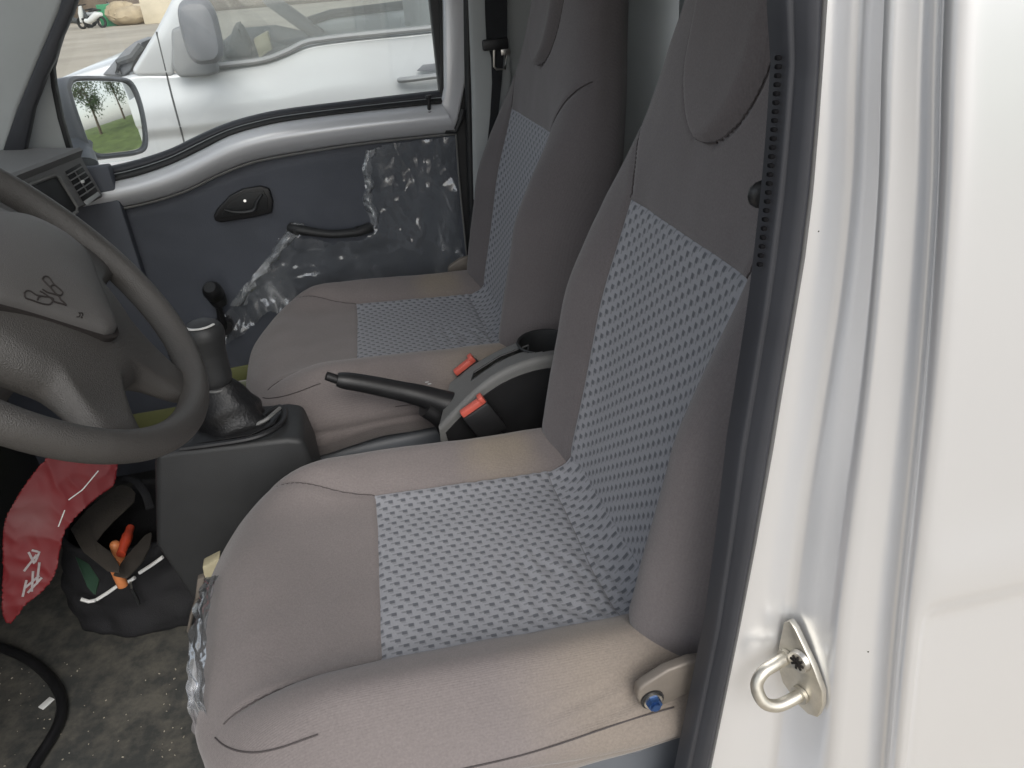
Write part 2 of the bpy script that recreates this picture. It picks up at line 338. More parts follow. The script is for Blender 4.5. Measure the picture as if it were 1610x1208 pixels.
# ================================================================== SETTING OUTSIDE
def ground_mat():
    m = M('ground_sand', (0.42, 0.375, 0.31), rough=0.95, var=0.18, vscale=0.35, bump=0.5, bscale=30)
ground_mat()
gz = -0.50
g = MB(); xs = np.linspace(-140, 140, 57); P = np.array([[[x, y, gz] for y in np.linspace(-60, 240, 61)] for x in xs]); g.grid(P, flip=True)
go = g.build('ground', 'ground_sand'); go['kind'] = 'structure'

# ================================================================== SEATS
SY = -0.345                       # driver seat centre line; the passenger seat stands 0.70 m further over
XF = -0.262
def cush_prof(x):
    L, pz = 0.105, 2.3
    q = np.clip((XF+L-x)/L, 0, 1); fz = (1-q**pz)**(1/pz)
    L2 = 0.17; q2 = np.clip((XF+L2-x)/L2, 0, 1); fw = (1-q2**2.5)**(1/2.5)
    w = 0.268*fw
    zt = 0.402-0.075*(x+0.03)
    zb = 0.300+0.026*float(sm(x, -0.2, 0.0))
    return w, zb, zb+(zt-zb)*fz, fw, fz
def cush_z(x, y):
    w, zb, zt, fw, fz = cush_prof(x)
    q = np.clip(np.abs(y)/max(w, 1e-6), 0, 1)
    z = zb+(zt-zb)*(1-q**3.4)**(1/2.6)
    f = sm(x, -0.25, -0.08)
    z += f*(0.050*np.exp(-((np.abs(y)-0.208)/0.050)**2)-0.006*np.exp(-(y/0.12)**2))
    return z
def seam_y(x, y=1.0): return 0.147+np.where(np.asarray(y) > 0, 1.15, 0.30)*np.clip(-0.02-x, 0, 1)**1.55
def grid_normals(P):
    du = np.gradient(P, axis=0); dv = np.gradient(P, axis=1); n = np.cross(dv, du); n /= (np.linalg.norm(n, axis=2, keepdims=True)+1e-12); return n
def build_cushion(root):
    th = np.linspace(0, 1, 150)
    xs = XF+0.0006+(0.300-XF)*(0.35*th+0.65*th**2.4*0.0+0.65*(th**1.9))
    NV = 190; rings = []
    for x in xs:
        w, zb, zt, fw, fz = cush_prof(x)
        yy = w*np.sin(np.linspace(-math.pi/2, math.pi/2, 900)); zz = cush_z(x, yy)
        pr = np.stack([np.full_like(yy, x), yy, zz], 1)
        lo = np.array([[x, -w*0.6, zb-0.030], [x, -w*0.88, zb-0.028], [x, -w*0.955, zb-0.018]]); hi = lo[::-1]*np.array([1, -1, 1])
        rings.append(resample(np.vstack([lo, pr, hi]), NV))
    P = np.array(rings); N = grid_normals(P)
    if N[100, NV//2, 2] < 0: N = -N
    X, Y, Z = P[..., 0], P[..., 1], P[..., 2]
    d = np.zeros(X.shape)
    sy = seam_y(X, Y); top = sm(N[..., 2], 0.1, 0.4)
    dist = (np.abs(Y)-sy)
    d -= 0.0042*np.exp(-(dist/0.0042)**2)*top*sm(X, -0.215, -0.17)
    d += 0.004*np.exp(-((dist-0.02)/0.016)**2)*top*sm(X, -0.2, -0.1)          # bolster puffs up beside the seam
    # lower welt round the front and sides
    zs = 0.342-0.020*sm(X, 0.0, 0.22)+0.004*np.sin(X*9+1); side = 1-sm(N[..., 2], 0.35, 0.7)
    d -= 0.0035*np.exp(-((Z-zs)/0.0035)**2)*side
    d += 0.005*sm(Z, zs-0.002, zs+0.02)*side
    # bed for the patterned panel
    inp = sm(0.150-np.abs(Y), 0, 0.006)*sm(X-0.06*Y, -0.038, -0.032)
    d -= 0.006*inp
    for i in range(P.shape[0]):
        for j in range(P.shape[1]):
            p = P[i, j]; w = 0.0022*ns(p, 9, 3.1)+0.0010*ns(p, 22, 5.0)
            # pulled folds where the bolster meets the recliner
            if p[0] > 0.08 and abs(p[1]) > 0.19:
                w += 0.0030*sm(p[0], 0.07, 0.15)*(1-sm(p[0], 0.20, 0.25))*sm(abs(p[1]), 0.225, 0.255)*math.sin((p[2]-0.25*p[0])*330+2*ns(p, 10))*sm(p[2], 0.355, 0.372)*(1-sm(p[2], 0.40, 0.415))
            d[i, j] += w
    P = P+N*d[..., None]; P[..., 1] += SY
    mb = MB(); mb.grid(P)
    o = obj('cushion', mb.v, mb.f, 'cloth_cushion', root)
    # sewn seams
    from mathutils.bvhtree import BVHTree
    bv = BVHTree.FromPolygons([tuple(v.co) for v in o.data.vertices], [tuple(p.vertices) for p in o.data.polygons])
    for sg in (-1, 1):
        pts = []
        for x in np.linspace(-0.205, 0.20, 120):
            h = bv.ray_cast(Vector((x, SY+sg*float(seam_y(x, sg)), 1.0)), Vector((0, 0, -1)))
            if h[0] is not None: pts.append(np.array(h[0])+np.array([0, 0, 0.0002]))
        MB().tube(pts, 0.0009, seg=5).build('seam', 'thread', root, auto=False)
    for ln in ([(338, 1160), (352, 1172), (375, 1181), (405, 1183), (440, 1176), (475, 1164), (500, 1155)], [(715, 1212), (800, 1193), (870, 1173), (940, 1149), (1000, 1129), (1060, 1112)]):
        pts = []
        for x, y in smooth_line([(a, b, 0) for a, b in ln], 60)[:, :2]:
            h = bv.ray_cast(Vector(tuple(CAM)), Vector(tuple(ray(x, y))))
            if h[0] is not None: pts.append(np.array(h[0])-ray(x, y)*0.0006)
        if len(pts) > 8: MB().tube(pts, 0.0009, seg=5).build('seam', 'thread', root, auto=False)
    # patterned top panel: x 0..rear seam, then an upright strip curling up to the backrest
    def panel(x0, x1, name, nx, up=0.0, slant=0.0):
        ny = 110; U = []; UV = []
        for i, t in enumerate(np.linspace(0, 1, nx)):
            for y in np.linspace(-0.1475, 0.1475, ny):
                xa = x0+slant*y; x = xa+(x1-xa)*t
                e = min(x-xa, x1-x, 0.1475-abs(y)); puff = 0.0042*(1-math.exp(-max(e, 0)/0.006))-0.004
                yb = y*(1+0.03*math.sin((x-x0)/(x1-x0)*math.pi)*0)
                z = float(cush_z(x, yb))+puff
                p = (x, y, z)
                wr = sm(x, 0.05, 0.17)
                z += wr*0.0020*math.sin(x*260+9*ns(p, 13, 1.0)+y*25)*(0.5+ns(p, 8, 4.0))+0.0012*ns(p, 20, 2.0)
                z += up*sm(x, x0, x1)**1.4
                U.append((x+(0.004*ns(p, 12, 8.0)*wr), y+SY, z)); UV.append((x*1.0, y))
        f = [(i*ny+j, (i+1)*ny+j, (i+1)*ny+j+1, i*ny+j+1) for i in range(nx-1) for j in range(ny-1)]
        return obj(name, U, f, 'cloth_pattern', root, uv=UV)
    panel(-0.036, 0.222, 'cushion_panel', 100, slant=0.06)
    panel(0.2225, 0.290, 'cushion_panel_strip', 34, up=0.045)
BT = math.radians(12.5)
BA = np.array([math.sin(BT), 0, math.cos(BT)]); BN = np.array([-math.cos(BT), 0, math.sin(BT)])
B0 = np.array([0.262, SY, 0.385])
def back_w(h):
    return np.interp(h, [-0.10, -0.05, 0.02, 0.12, 0.25, 0.38, 0.47, 0.55, 0.62, 0.68, 0.715, 0.735, 0.742],
                     [0.205, 0.235, 0.252, 0.262, 0.262, 0.250, 0.226, 0.194, 0.172, 0.155, 0.128, 0.08, 0.02])
def back_t(h): return np.interp(h, [-0.1, 0.0, 0.3, 0.5, 0.66, 0.72, 0.742], [0.12, 0.135, 0.13, 0.115, 0.10, 0.07, 0.03])
def bol(h): return sm(h, -0.08, 0.04)*(1-sm(h, 0.22, 0.52))
def tongue(l, h):
    """raised tongue-shaped head pad; >0 inside"""
    c = 0.500; hw = 0.070+0.10*(h-c)
    if h < c+0.075: r = hw*math.sqrt(max(0, 1-((c+0.075-h)/0.085)**2)) if h > c-0.01 else -1
    else: r = hw
    return r-abs(l)
def back_front(l, h):
    w = float(back_w(h)); T = float(back_t(h)); q = min(abs(l)/w, 1)
    d = -T/2+T/2*(1-q**3.6)**(1/2.8)
    return d
def build_back(root):
    hs = np.concatenate([np.linspace(-0.10, 0.62, 150), 0.62+0.122*np.sin(np.linspace(0.03, math.pi/2, 34))])
    NV = 250; rings = []; LH = []
    ph = np.linspace(-math.pi, math.pi, 1400, endpoint=False)-math.pi/2
    for h in hs:
        w = float(back_w(h)); T = float(back_t(h))
        l = w*sel(np.cos(ph), 2/3.6); d = -T/2+T/2*sel(np.sin(ph), 2/2.8)
        lp = resample(np.stack([l, d], 1), NV, closed=True); rings.append(lp)
    G = np.array(rings); Pl = np.zeros((len(hs), NV, 3))
    for i, h in enumerate(hs):
        w = float(back_w(h)); T = float(back_t(h))
        for j in range(NV):
            l, d = G[i, j]; front = float(sm((d+T/2)/(T/2), 0.05, 0.75)); a = abs(l)
            add = front*bol(h)*(0.052 if l > 0 else 0.066)*math.exp(-((a-(0.205 if l > 0 else 0.198))/0.055)**2)
            add -= 0.0045*math.exp(-((a-0.1475)/0.0045)**2)*front*(1-sm(h, 0.395, 0.405))
            add -= front*0.006*float(sm(0.150-a, 0, 0.006))*float(sm(h, -0.02, -0.01))*(1-float(sm(h, 0.392, 0.398)))
            # bolster seam bends outwards and runs off the edge at the top
            sl = 0.1475+0.075*max(0, (h-0.40)/0.10)**1.5
            if h > 0.40: add -= 0.004*math.exp(-((a-sl)/0.0045)**2)*front*float(1-sm(h, 0.49, 0.52)); pass
            tg = tongue(l, h)
            add += front*(0.013*float(sm(tg, -0.004, 0.022))-0.0065*math.exp(-((tg+0.001)/0.0045)**2)*(1-float(sm(h, 0.60, 0.66))))
            # side seams
            p = (l, h, d)
            add += front*(0.002*ns(p, 8, 2.0)+0.0008*ns(p, 25, 6.0))
            dd = d+add
            Pl[i, j] = (l*(1+0.004*ns(p, 6, 9.0)), h, dd)
    W = B0+Pl[..., 1:2]*BA+Pl[..., 2:3]*BN; W[..., 1] += Pl[..., 0]
    mb = MB(); mb.grid(W, closed=True)
    e = (len(hs)-1)*NV; mb.f.append(tuple(range(e, e+NV))); mb.f.append(tuple(range(NV))[::-1])
    o = mb.build('backrest', 'cloth_back', root, auto=False)
    bm = bmesh.new(); bm.from_mesh(o.data); bmesh.ops.recalc_face_normals(bm, faces=bm.faces); bm.to_mesh(o.data); bm.free()
    from mathutils.bvhtree import BVHTree
    bv = BVHTree.FromPolygons([tuple(v.co) for v in o.data.vertices], [tuple(p.vertices) for p in o.data.polygons])
    def cast(l, h):
        q = B0+h*BA+0.4*BN+np.array([0, l, 0]); r = bv.ray_cast(Vector(tuple(q)), Vector(tuple(-BN))); return None if r[0] is None else np.array(r[0])+BN*0.0014
    lines = [[(sg*(0.1475+0.075*max(0, (h-0.40)/0.10)**1.5), h) for h in np.linspace(0.397, 0.49, 40)] for sg in (-1, 1)]
    tl_ = [(hw, h) for h in np.linspace(0.66, 0.4915, 120) for hw in [tongue(0, h)] if hw > 0]
    lines.append(tl_[40:]+[(-a, b) for a, b in tl_[40:][::-1]])
    for ln in lines:
        pts = [p for p in (cast(l, h) for l, h in ln) if p is not None]
        MB().tube(resample(np.array(pts), 90), 0.0009, seg=5).build('seam', 'thread', root, auto=False)
    U = []; UV = []; nh, nl = 150, 110
    for i, h in enumerate(np.linspace(-0.03, 0.395, nh)):
        for l in np.linspace(-0.1475, 0.1475, nl):
            e_ = min(0.395-h, 0.1475-abs(l), h+0.03); puff = 0.0045*(1-math.exp(-max(e_, 0)/0.006))-0.004
            d = back_front(l, h)+float(bol(h))*(0.052 if l > 0 else 0.066)*math.exp(-((abs(l)-(0.205 if l > 0 else 0.198))/0.055)**2)+puff+0.0022*ns((l, h, 0), 8, 2.0)
            q = B0+h*BA+d*BN; U.append((q[0], q[1]+l, q[2])); UV.append((h, l))
    f = [(i*nl+j, i*nl+j+1, (i+1)*nl+j+1, (i+1)*nl+j) for i in range(nh-1) for j in range(nl-1)]
    obj('backrest_panel', U, f, 'cloth_pattern', root, uv=UV)
def build_seat():
    r = thing('driver_seat', 'taupe cloth driver seat with patterned grey centre panels, beside the open door pillar', 'car seat', (0.03, SY, 0.0))
    build_cushion(r); build_back(r)
    # recliner arm on the door side with a blue bolt
    YR = -0.612
    pts = [at(x, y, 1, YR) for x, y in ((1002, 1098), (1004, 1086), (1013, 1078), (1050, 1055), (1085, 1042), (1125, 1036), (1125, 1078), (1085, 1090), (1048, 1108), (1024, 1116), (1008, 1112))]
    a = MB().prism(pts, (0, 0.012, 0), bev=0.003, seg=3).build('recliner_arm', 'brown_metal', r)
    c = at(1025, 1099, 1, YR)
    MB().tube([c+np.array([0, 0.002, 0]), c+np.array([0, -0.002, 0])], 0.0118, seg=22).build('washer', 'black_plastic', a)
    MB().tube([c+np.array([0, -0.0015, 0]), c+np.array([0, -0.004, 0])], 0.0095, seg=22).build('washer', 'steel', a)
    mb = MB(); mb.tube([c+np.array([0, -0.003, 0]), c+np.array([0, -0.009, 0])], [0.0080, 0.0074], seg=6); mb.tube([c+np.array([0, -0.008, 0]), c+np.array([0, -0.0115, 0])], 0.0045, seg=12)
    mb.build('bolt', 'bolt_blue', a)
    # pressed steel pedestal and slide rails
    mb = MB(); mb.prism([(-0.236, SY-0.240, 0.012), (-0.240, SY-0.240, 0.282), (0.30, SY-0.240, 0.300), (0.30, SY-0.240, 0.03)], (0, 0.48, 0), bev=0.02, seg=4)
    mb.build('pedestal', 'base_grey', r)
    c = at(1000, 1172, 1, SY-0.2402); MB().tube([c+0.020*np.array([math.cos(k), 0, 0.55*math.sin(k)]) for k in np.linspace(0, 2*math.pi, 33)[:-1]], 0.0022, seg=6, closed=True, ref=(0, 1, 0)).build('pressed_ring', 'base_grey', r)
    MB().tube([c+np.array([0.003, 0.002, 0.002]), c+np.array([0.003, -0.004, 0.002])], 0.006, seg=12).build('rivet', 'steel', r)
    return r
seat = build_seat()
def copy_tree(o, name, dy, label):
    c = o.copy(); c.name = name; COL.objects.link(c); c.location.y += dy; c['label'] = label
    for ch in list(o.children):
        k = ch.copy(); COL.objects.link(k); k.parent = c; k.matrix_parent_inverse = ch.matrix_parent_inverse.copy()
        for gch in list(ch.children):
            q = gch.copy(); COL.objects.link(q); q.parent = k; q.matrix_parent_inverse = gch.matrix_parent_inverse.copy()
    return c
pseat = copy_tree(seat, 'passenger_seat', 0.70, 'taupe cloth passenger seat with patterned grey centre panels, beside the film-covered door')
for ch in pseat.children:
    if ch.name.startswith('recliner_arm'):
        ch.scale.y = -1; ch.location.y = 2*SY
pseat.location.x += 0.018; pseat.location.z += 0.006
for s_, lab in ((seat, 1), (pseat, 2)): s_['group'] = 'front seats'
# ================================================================== VAN BODY
van = thing('van_body', 'white van body shell with open doorway, door pillar and smooth side panel', 'van', (0.3, 0.0, gz))
def interp_table(py, tab, col):
    return float(np.interp(py, [r[0] for r in tab], [r[col] for r in tab]))
PT = [(-60, 1300, 1354, 1402, 1470, 1503), (0, 1296, 1350, 1398, 1467, 1499), (350, 1271, 1337, 1388, 1461, 1488), (611, 1226, 1300, 1364, 1440, 1468),
      (700, 1212, 1277, 1355, 1430, 1461), (1000, 1157, 1240, 1319, 1400, 1427), (1208, 1113, 1215, 1305, 1384, 1408), (1300, 1092, 1204, 1297, 1376, 1399)]
NR = 130
PYS = np.linspace(-60, 1300, 40)
def ky(k, py):
    t = min(1, max(0, py/1208)); a = [-0.655, -0.655, -0.690, -0.698, -0.722][k]; b = [-0.655, -0.655, -0.714, -0.722, -0.744][k]; return a*(1-t)+b*t
def edge(k):
    raw = [at(interp_table(py, PT, k+1), py, 1, ky(k, py)) for py in PYS]
    return smooth_line(raw[::5]+[raw[-1]], NR)
E_ = [edge(k) for k in range(5)]
def extend(e):
    t0 = e[0]-e[6]; t1 = e[-1]-e[-7]
    up = e[0]+t0*(1.30-e[0][2])/t0[2]; up[1] = e[0][1]+0.05
    dn = e[-1]+t1*((-0.22)-e[-1][2])/t1[2]; dn[0] = e[-1][0]-0.02; dn[1] = e[-1][1]
    return np.vstack([[up], e, [dn]])
E_ = [extend(e) for e in E_]
zc0, zc1 = at(1440, 938, 1, -0.742)[2], at(1440, 990, 1, -0.742)[2]
def crease(z): return 0.009*(1-float(sm(z, zc1, zc0)))*float(sm(z, 0.1, 0.4))-0.003*math.exp(-((z-zc0-0.02)/0.03)**2)
rows = []; rows2 = []
for i in range(len(E_[0])):
    k0, k1, k2, k3, k4 = [E_[k][i] for k in range(5)]
    def q(p, dx, dy): return np.array([p[0]+dx, p[1]+dy, p[2]])
    def outer(x):
        y = k4[1]-0.0068+crease(k4[2])*float(sm(x-k4[0], 0.0, 0.02))-0.010*(1-math.exp(-max(0, x-k4[0]-0.01)/0.5)); return np.array([x, y, k4[2]])
    prof = [np.array([0.44, -0.598, k0[2]]), np.array([0.30, -0.600, k0[2]]), np.array([k0[0]-0.004, -0.622, k0[2]]), np.array([k0[0]-0.008, -0.640, k0[2]]), q(k0, -0.006, 0.004), q(k0, 0, -0.0005),
            k0*0.5+k1*0.5+np.array([0, -0.002, 0]), q(k1, -0.010, -0.0015), q(k1, -0.004, -0.003), q(k1, 0.0, -0.008), k1*0.5+k2*0.5, k1*0.2+k2*0.8, q(k2, -0.001, 0.003), q(k2, 0.003, -0.0025), q(k2, 0.009, -0.004),
            k2*0.5+k3*0.5+np.array([0, -0.005, 0]), q(k3, -0.006, -0.0025), q(k3, -0.001, -0.001), q(k3, 0.001, -0.005), k3*0.5+k4*0.5, q(k4, -0.003, 0.003), q(k4, 0.0, -0.003), q(k4, 0.004, -0.0058)]
    prof += [outer(k4[0]+d) for d in (0.009, 0.015, 0.022, 0.030)]
    rows.append(prof); rows2.append([outer(k4[0]+0.030+(2.4-k4[0])*t**1.8) for t in np.linspace(0, 1, 36)])
mb = MB(); mb.grid(np.array(rows)); pil = obj('door_pillar', mb.v, mb.f, 'white_paint', van)
mb = MB(); mb.grid(np.array(rows2)); obj('side_panel', mb.v, mb.f, 'white_paint', van)
for (px, py, kk) in ((1287, 364, 0.0005), (1365, 1025, 0.0007)):
    hit = None
    from mathutils.bvhtree import BVHTree as _B
    if '_pb' not in globals(): _pb = _B.FromPolygons([tuple(v.co) for v in pil.data.vertices], [tuple(p.vertices) for p in pil.data.polygons])
    hit = _pb.ray_cast(Vector(tuple(CAM)), Vector(tuple(ray(px, py))))
    if hit[0] is not None:
        c = np.array(hit[0]); nn = np.array(hit[1]); MB().tube([c-nn*0.0002, c+nn*0.0002], kk, seg=9).build('paint_chip', 'engraved', pil)
# door aperture seal
ST = [(-60, 1224, 1300), (0, 1222, 1296), (100, 1228, 1289), (200, 1221, 1282), (300, 1212, 1274), (400, 1200, 1262), (480, 1190, 1249), (611, 1169, 1227), (700, 1154, 1213), (850, 1136, 1186), (980, 1118, 1161), (1208, 1071, 1115), (1300, 1052, 1094)]
rows = []; lips = []
for py in np.linspace(-60, 1300, 60):
    a = at(interp_table(py, ST, 1), py, 1, -0.640); b = at(interp_table(py, ST, 2), py, 1, -0.657); w = b-a
    d = np.array([0, -1.0, 0])
    hs = [(0.0, -0.012), (0.0, 0.0), (0.06, 0.005), (0.16, 0.0075), (0.2, 0.0045), (0.26, 0.0055), (0.40, 0.010), (0.60, 0.0115), (0.76, 0.009), (0.82, 0.005), (0.83, -0.01)]
    rows.append([a+w*t+d*h for t, h in hs])
    lips.append([a+w*t+d*h for t, h in [(0.815, -0.008), (0.82, 0.006), (0.88, 0.0075), (0.95, 0.0055), (1.0, 0.0025), (1.0, -0.006)]])
def ext_rows(r):
    r = np.array(r); up = r[0]+(r[0]-r[6])*((1.28-r[0][0][2])/(r[0][0][2]-r[6][0][2])); up[:, 1] += 0.05; dn = r[-1]+(r[-1]-r[-7])*((r[-1][0][2]-0.1)/(r[-7][0][2]-r[-1][0][2])); dn[:, 0] = r[-1][:, 0]
    return np.concatenate([up[None], r, dn[None]])
mb = MB(); mb.grid(ext_rows(rows)); seal = obj('door_seal', mb.v, mb.f, 'seal_rubber', van)
mb = MB(); mb.grid(ext_rows(lips)); obj('seal_lip', mb.v, mb.f, 'seal_lip', seal)
mb = MB(); yv = 92.0
while yv < 430:
    p = at(interp_table(yv, ST, 1)+1, yv, 1, -0.646); mb.box(p+np.array([0, 0.0035, 0]), (0.0035, 0.004, 0.0028), 0.001, seg=2); yv += 14.2
mb.build('flange_teeth', 'notch', seal)
# striker on the forward-facing step of the pillar
stk = thing('door_striker', 'zinc door striker loop and plate bolted to the white door pillar', 'latch', at(1250, 1060, 1, -0.668))
pc = at(1262, 1055, 1, -0.684); nrm = unit((-1, -0.34, 0.0)); tv = unit(np.cross((0, 0, 1), nrm)); upv = np.array([0, 0, 1.0])
def sp(u, v, w=0.0): return pc+u*tv*0.00132+v*upv*0.00132+w*nrm*0.00125
if np.dot(tv, np.array([0, -1, 0])) < 0: tv = -tv
outl = [sp(u, v, -3) for u, v in [(-19, 8), (-18, 30), (-14, 35), (-9, 32), (8, 12), (17, -2), (19, -14), (17, -27), (10, -31), (2, -30), (-12, -22), (-18, -10)]]
plate = MB().prism(outl, nrm*0.0065, bev=0.0012).build('plate', 'zinc_yellow', stk)
lp = smooth_line([sp(-11, 4, 0), sp(-12, 4, 14), sp(-13, 2, 25), sp(-12, -6, 31), sp(-6, -16, 30), sp(-1, -20, 22), sp(2, -19, 10), sp(3, -18, 0)], 34)
MB().tube(lp, 0.0056, seg=12).build('loop', 'zinc_yellow', stk)
for (u, v) in ((-11, 4), (3, -18)): MB().tube([sp(u, v, 2.5), sp(u, v, 5.2)], 0.0085, seg=16).build('collar', 'zinc_yellow', plate)
scr = MB().tube([sp(-1, 11, 3), sp(-1, 11, 6.5)], [0.0105, 0.0095], seg=24).build('screw_head', 'steel', stk)
mb = MB()
for k in range(4): mb.box(sp(-1, 11, 6.6), (0.014, 0.002, 0.0018), 0.0003, rot=rot_axes(math.cos(k*math.pi/4)*tv+math.sin(k*math.pi/4)*upv, -math.sin(k*math.pi/4)*tv+math.cos(k*math.pi/4)*upv, nrm), seg=1)
mb.build('cross_slot', 'engraved', scr)

# ---- cab interior shell
def slab(name, c, size, mat, par=van, bev=0.004): return MB().box(c, size, bev).build(name, mat, par)
slab('cab_floor', (-0.15, 0.0, -0.03), (1.5, 1.36, 0.06), 'dark_plastic')
slab('roof', (0.46, 0.0, 1.33), (1.30, 1.36, 0.03), 'white_paint'); slab('headliner', (0.46, 0.0, 1.303), (1.26, 1.30, 0.016), 'headliner')
slab('rear_partition', (0.80, 0.0, 0.60), (0.02, 1.30, 1.36), 'bulkhead_grey')
slab('engine_cover', (0.30, -0.36, 0.135), (0.80, 0.56, 0.19), 'base_grey', bev=0.03); slab('engine_cover', (0.30, 0.36, 0.10), (0.80, 0.58, 0.12), 'base_grey', bev=0.03)
slab('sill', (-0.15, -0.655, 0.02), (0.80, 0.05, 0.10), 'white_paint')
MB().prism([(-0.90, -0.64, -0.06), (-0.80, -0.64, -0.06), (-0.82, -0.64, 0.60), (-0.92, -0.64, 0.60)], (0, 1.30, 0)).build('firewall', 'dark_plastic', van)
MB().prism([(-0.90, -0.70, 0.60), (-0.60, -0.70, 0.60), (-0.62, -0.70, 0.70), (-0.95, -0.70, 0.72)], (0, 1.40, 0), bev=0.01).build('cowl', 'dark_plastic', van)
slab('kick_panel', (-0.70, 0.665, 0.36), (0.50, 0.03, 0.74), 'trim_blue')
slab('dash_underside', (-0.80, 0.0, 0.50), (0.20, 1.26, 0.24), 'dark_plastic', bev=0.02)
# passenger side rear pillar
mb = MB(); pa = [at(741, -40, 1, 0.655), at(741, 150, 1, 0.655), at(744, 322, 1, 0.655)]
mb.prism([(pa[0][0]+0.002, 0.655, 1.29), (pa[1][0], 0.655, pa[1][2]), (pa[2][0], 0.655, pa[2][2]), (0.40, 0.655, pa[2][2]), (0.42, 0.655, 1.29)], (0, 0.07, 0), bev=0.012, seg=3); mb.build('passenger_pillar', 'bulkhead_grey', van)
mb = MB(); mb.prism([(pa[2][0]-0.002, 0.650, pa[2][2]-0.003), (pa[2][0]+0.004, 0.650, 0.0), (0.45, 0.650, 0.0), (0.42, 0.650, pa[2][2]-0.003)], (0, 0.07, 0), bev=0.012, seg=3); mb.build('pillar_trim', 'trim_blue', van)
slab('rear_side_wall', (0.62, 0.70, 0.55), (0.42, 0.03, 1.46), 'bulkhead_grey')
mb = MB(); e0 = smooth_line([at(734, -60, 1, 0.668), at(737, 160, 1, 0.668), at(741, 300, 1, 0.668), at(748, 450, 1, 0.668), at(752, 560, 1, 0.668)], 24); mb.tube(e0, 0.0085, seg=10); mb.build('passenger_door_seal', 'rubber', van)
slab('door_jamb', (0.315, 0.705, 0.62), (0.13, 0.03, 1.30), 'rubber')
# passenger side front pillar, its rubber and the sail triangle
YA = 0.63
def poly(px, Y): return [at(x, y, 1, Y) for x, y in px]
MB().prism(poly([(-90, -30), (108, -30), (92, 20), (60, 95), (28, 172), (8, 240), (-120, 245)], YA), (0, 0.03, 0), bev=0.008, seg=3).build('front_pillar', 'bulkhead_grey', van)
MB().prism(poly([(104, -30), (130, -30), (113, 22), (95, 62), (86, 92), (72, 120), (52, 172), (38, 240), (2, 240), (26, 172), (58, 95), (90, 20)], YA-0.004), (0, 0.03, 0), bev=0.006, seg=2).build('pillar_seal', 'seal_rubber', van)
# windscreen glass (beyond the frame)
MB().add([(-0.20, -0.62, 1.29), (-0.20, 0.62, 1.29), (-0.95, 0.66, 0.74), (-0.95, -0.66, 0.74), (-0.205, -0.62, 1.293), (-0.205, 0.62, 1.293), (-0.955, 0.66, 0.742), (-0.955, -0.66, 0.742)], [(0, 1, 2, 3), (4, 7, 6, 5), (0, 4, 5, 1), (2, 6, 7, 3)]).build('windscreen', 'window_glass', van)

# ================================================================== DRIVER DOOR, swung open ahead of the doorway
ddo = thing('driver_door', 'driver door swung wide open with dark blue trim, outside the doorway', 'car door', (-0.66, -0.74, 0.0))
hx = np.array([-0.66, -0.75, 0.0]); dv = unit((-0.30, -0.95, 0)); dn_ = np.array([0.95, -0.30, 0.0])
def dd(a, z, o): return hx+dv*a+dn_*o+np.array([0, 0, z])
MB().prism([dd(0, -0.1, -0.05), dd(0.86, -0.05, -0.05), dd(0.90, 0.80, -0.05), dd(0.0, 0.74, -0.05)], dn_*0.06, bev=0.015, seg=3).build('door_skin', 'white_paint', ddo)
MB().prism([dd(0.04, 0.0, 0.011), dd(0.83, 0.02, 0.011), dd(0.86, 0.70, 0.011), dd(0.04, 0.62, 0.011)], dn_*0.012, bev=0.004).build('trim_panel', 'trim_blue', ddo)
MB().tube([dd(0.0, 0.74, -0.02), dd(0.35, 1.22, -0.02), dd(0.84, 1.25, -0.02), dd(0.88, 0.80, -0.02)], 0.022, seg=10).build('window_frame', 'white_paint', ddo)
MB().prism([dd(0.03, 0.75, -0.02), dd(0.36, 1.20, -0.02), dd(0.83, 1.23, -0.02), dd(0.87, 0.80, -0.02)], dn_*0.004).build('window_pane', 'window_glass', ddo)
# ================================================================== PASSENGER DOOR
YD = 0.68
door = thing('passenger_door', 'closed passenger door with dark blue trim panel and white painted window ledge', 'car door', (0.0, 0.70, 0.1))
belt_top = [(70, 284), (112, 275), (150, 268), (205, 256), (262, 238), (310, 215), (352, 197), (395, 184), (450, 173), (560, 159), (697, 143)]
seal_lo = [(90, 305), (150, 292), (160, 289), (215, 277), (270, 258), (318, 235), (360, 214), (402, 201), (455, 190), (565, 176), (694, 163)]
trim_top = [(60, 352), (120, 339), (158, 332), (175, 329), (240, 315), (295, 297), (340, 275), (385, 257), (420, 248), (470, 239), (570, 224), (716, 208)]
N = 70
bt = smooth_line([at(x, y, 1, YD+0.012) for x, y in belt_top], N); sl_ = smooth_line([at(x, y, 1, YD-0.006) for x, y in seal_lo], N); tt = smooth_line([at(x, y, 1, YD-0.004) for x, y in trim_top], N)
rows = []
for i in range(N):
    a, b = sl_[i], tt[i]
    pr = [a+np.array([0, 0.03, 0.002])]
    for t in np.linspace(0, 1, 18):
        off = 0.034*(math.sin(math.pi*min(1, t*1.0))**0.65)*(1-0.35*t)
        pr.append(a*(1-t)+b*t+np.array([0, -off, 0]))
    pr.append(b+np.array([0, 0.03, 0])); rows.append(pr)
mb = MB(); mb.grid(np.array(rows)); obj('belt_ledge', mb.v, mb.f, 'white_paint_inner', door)
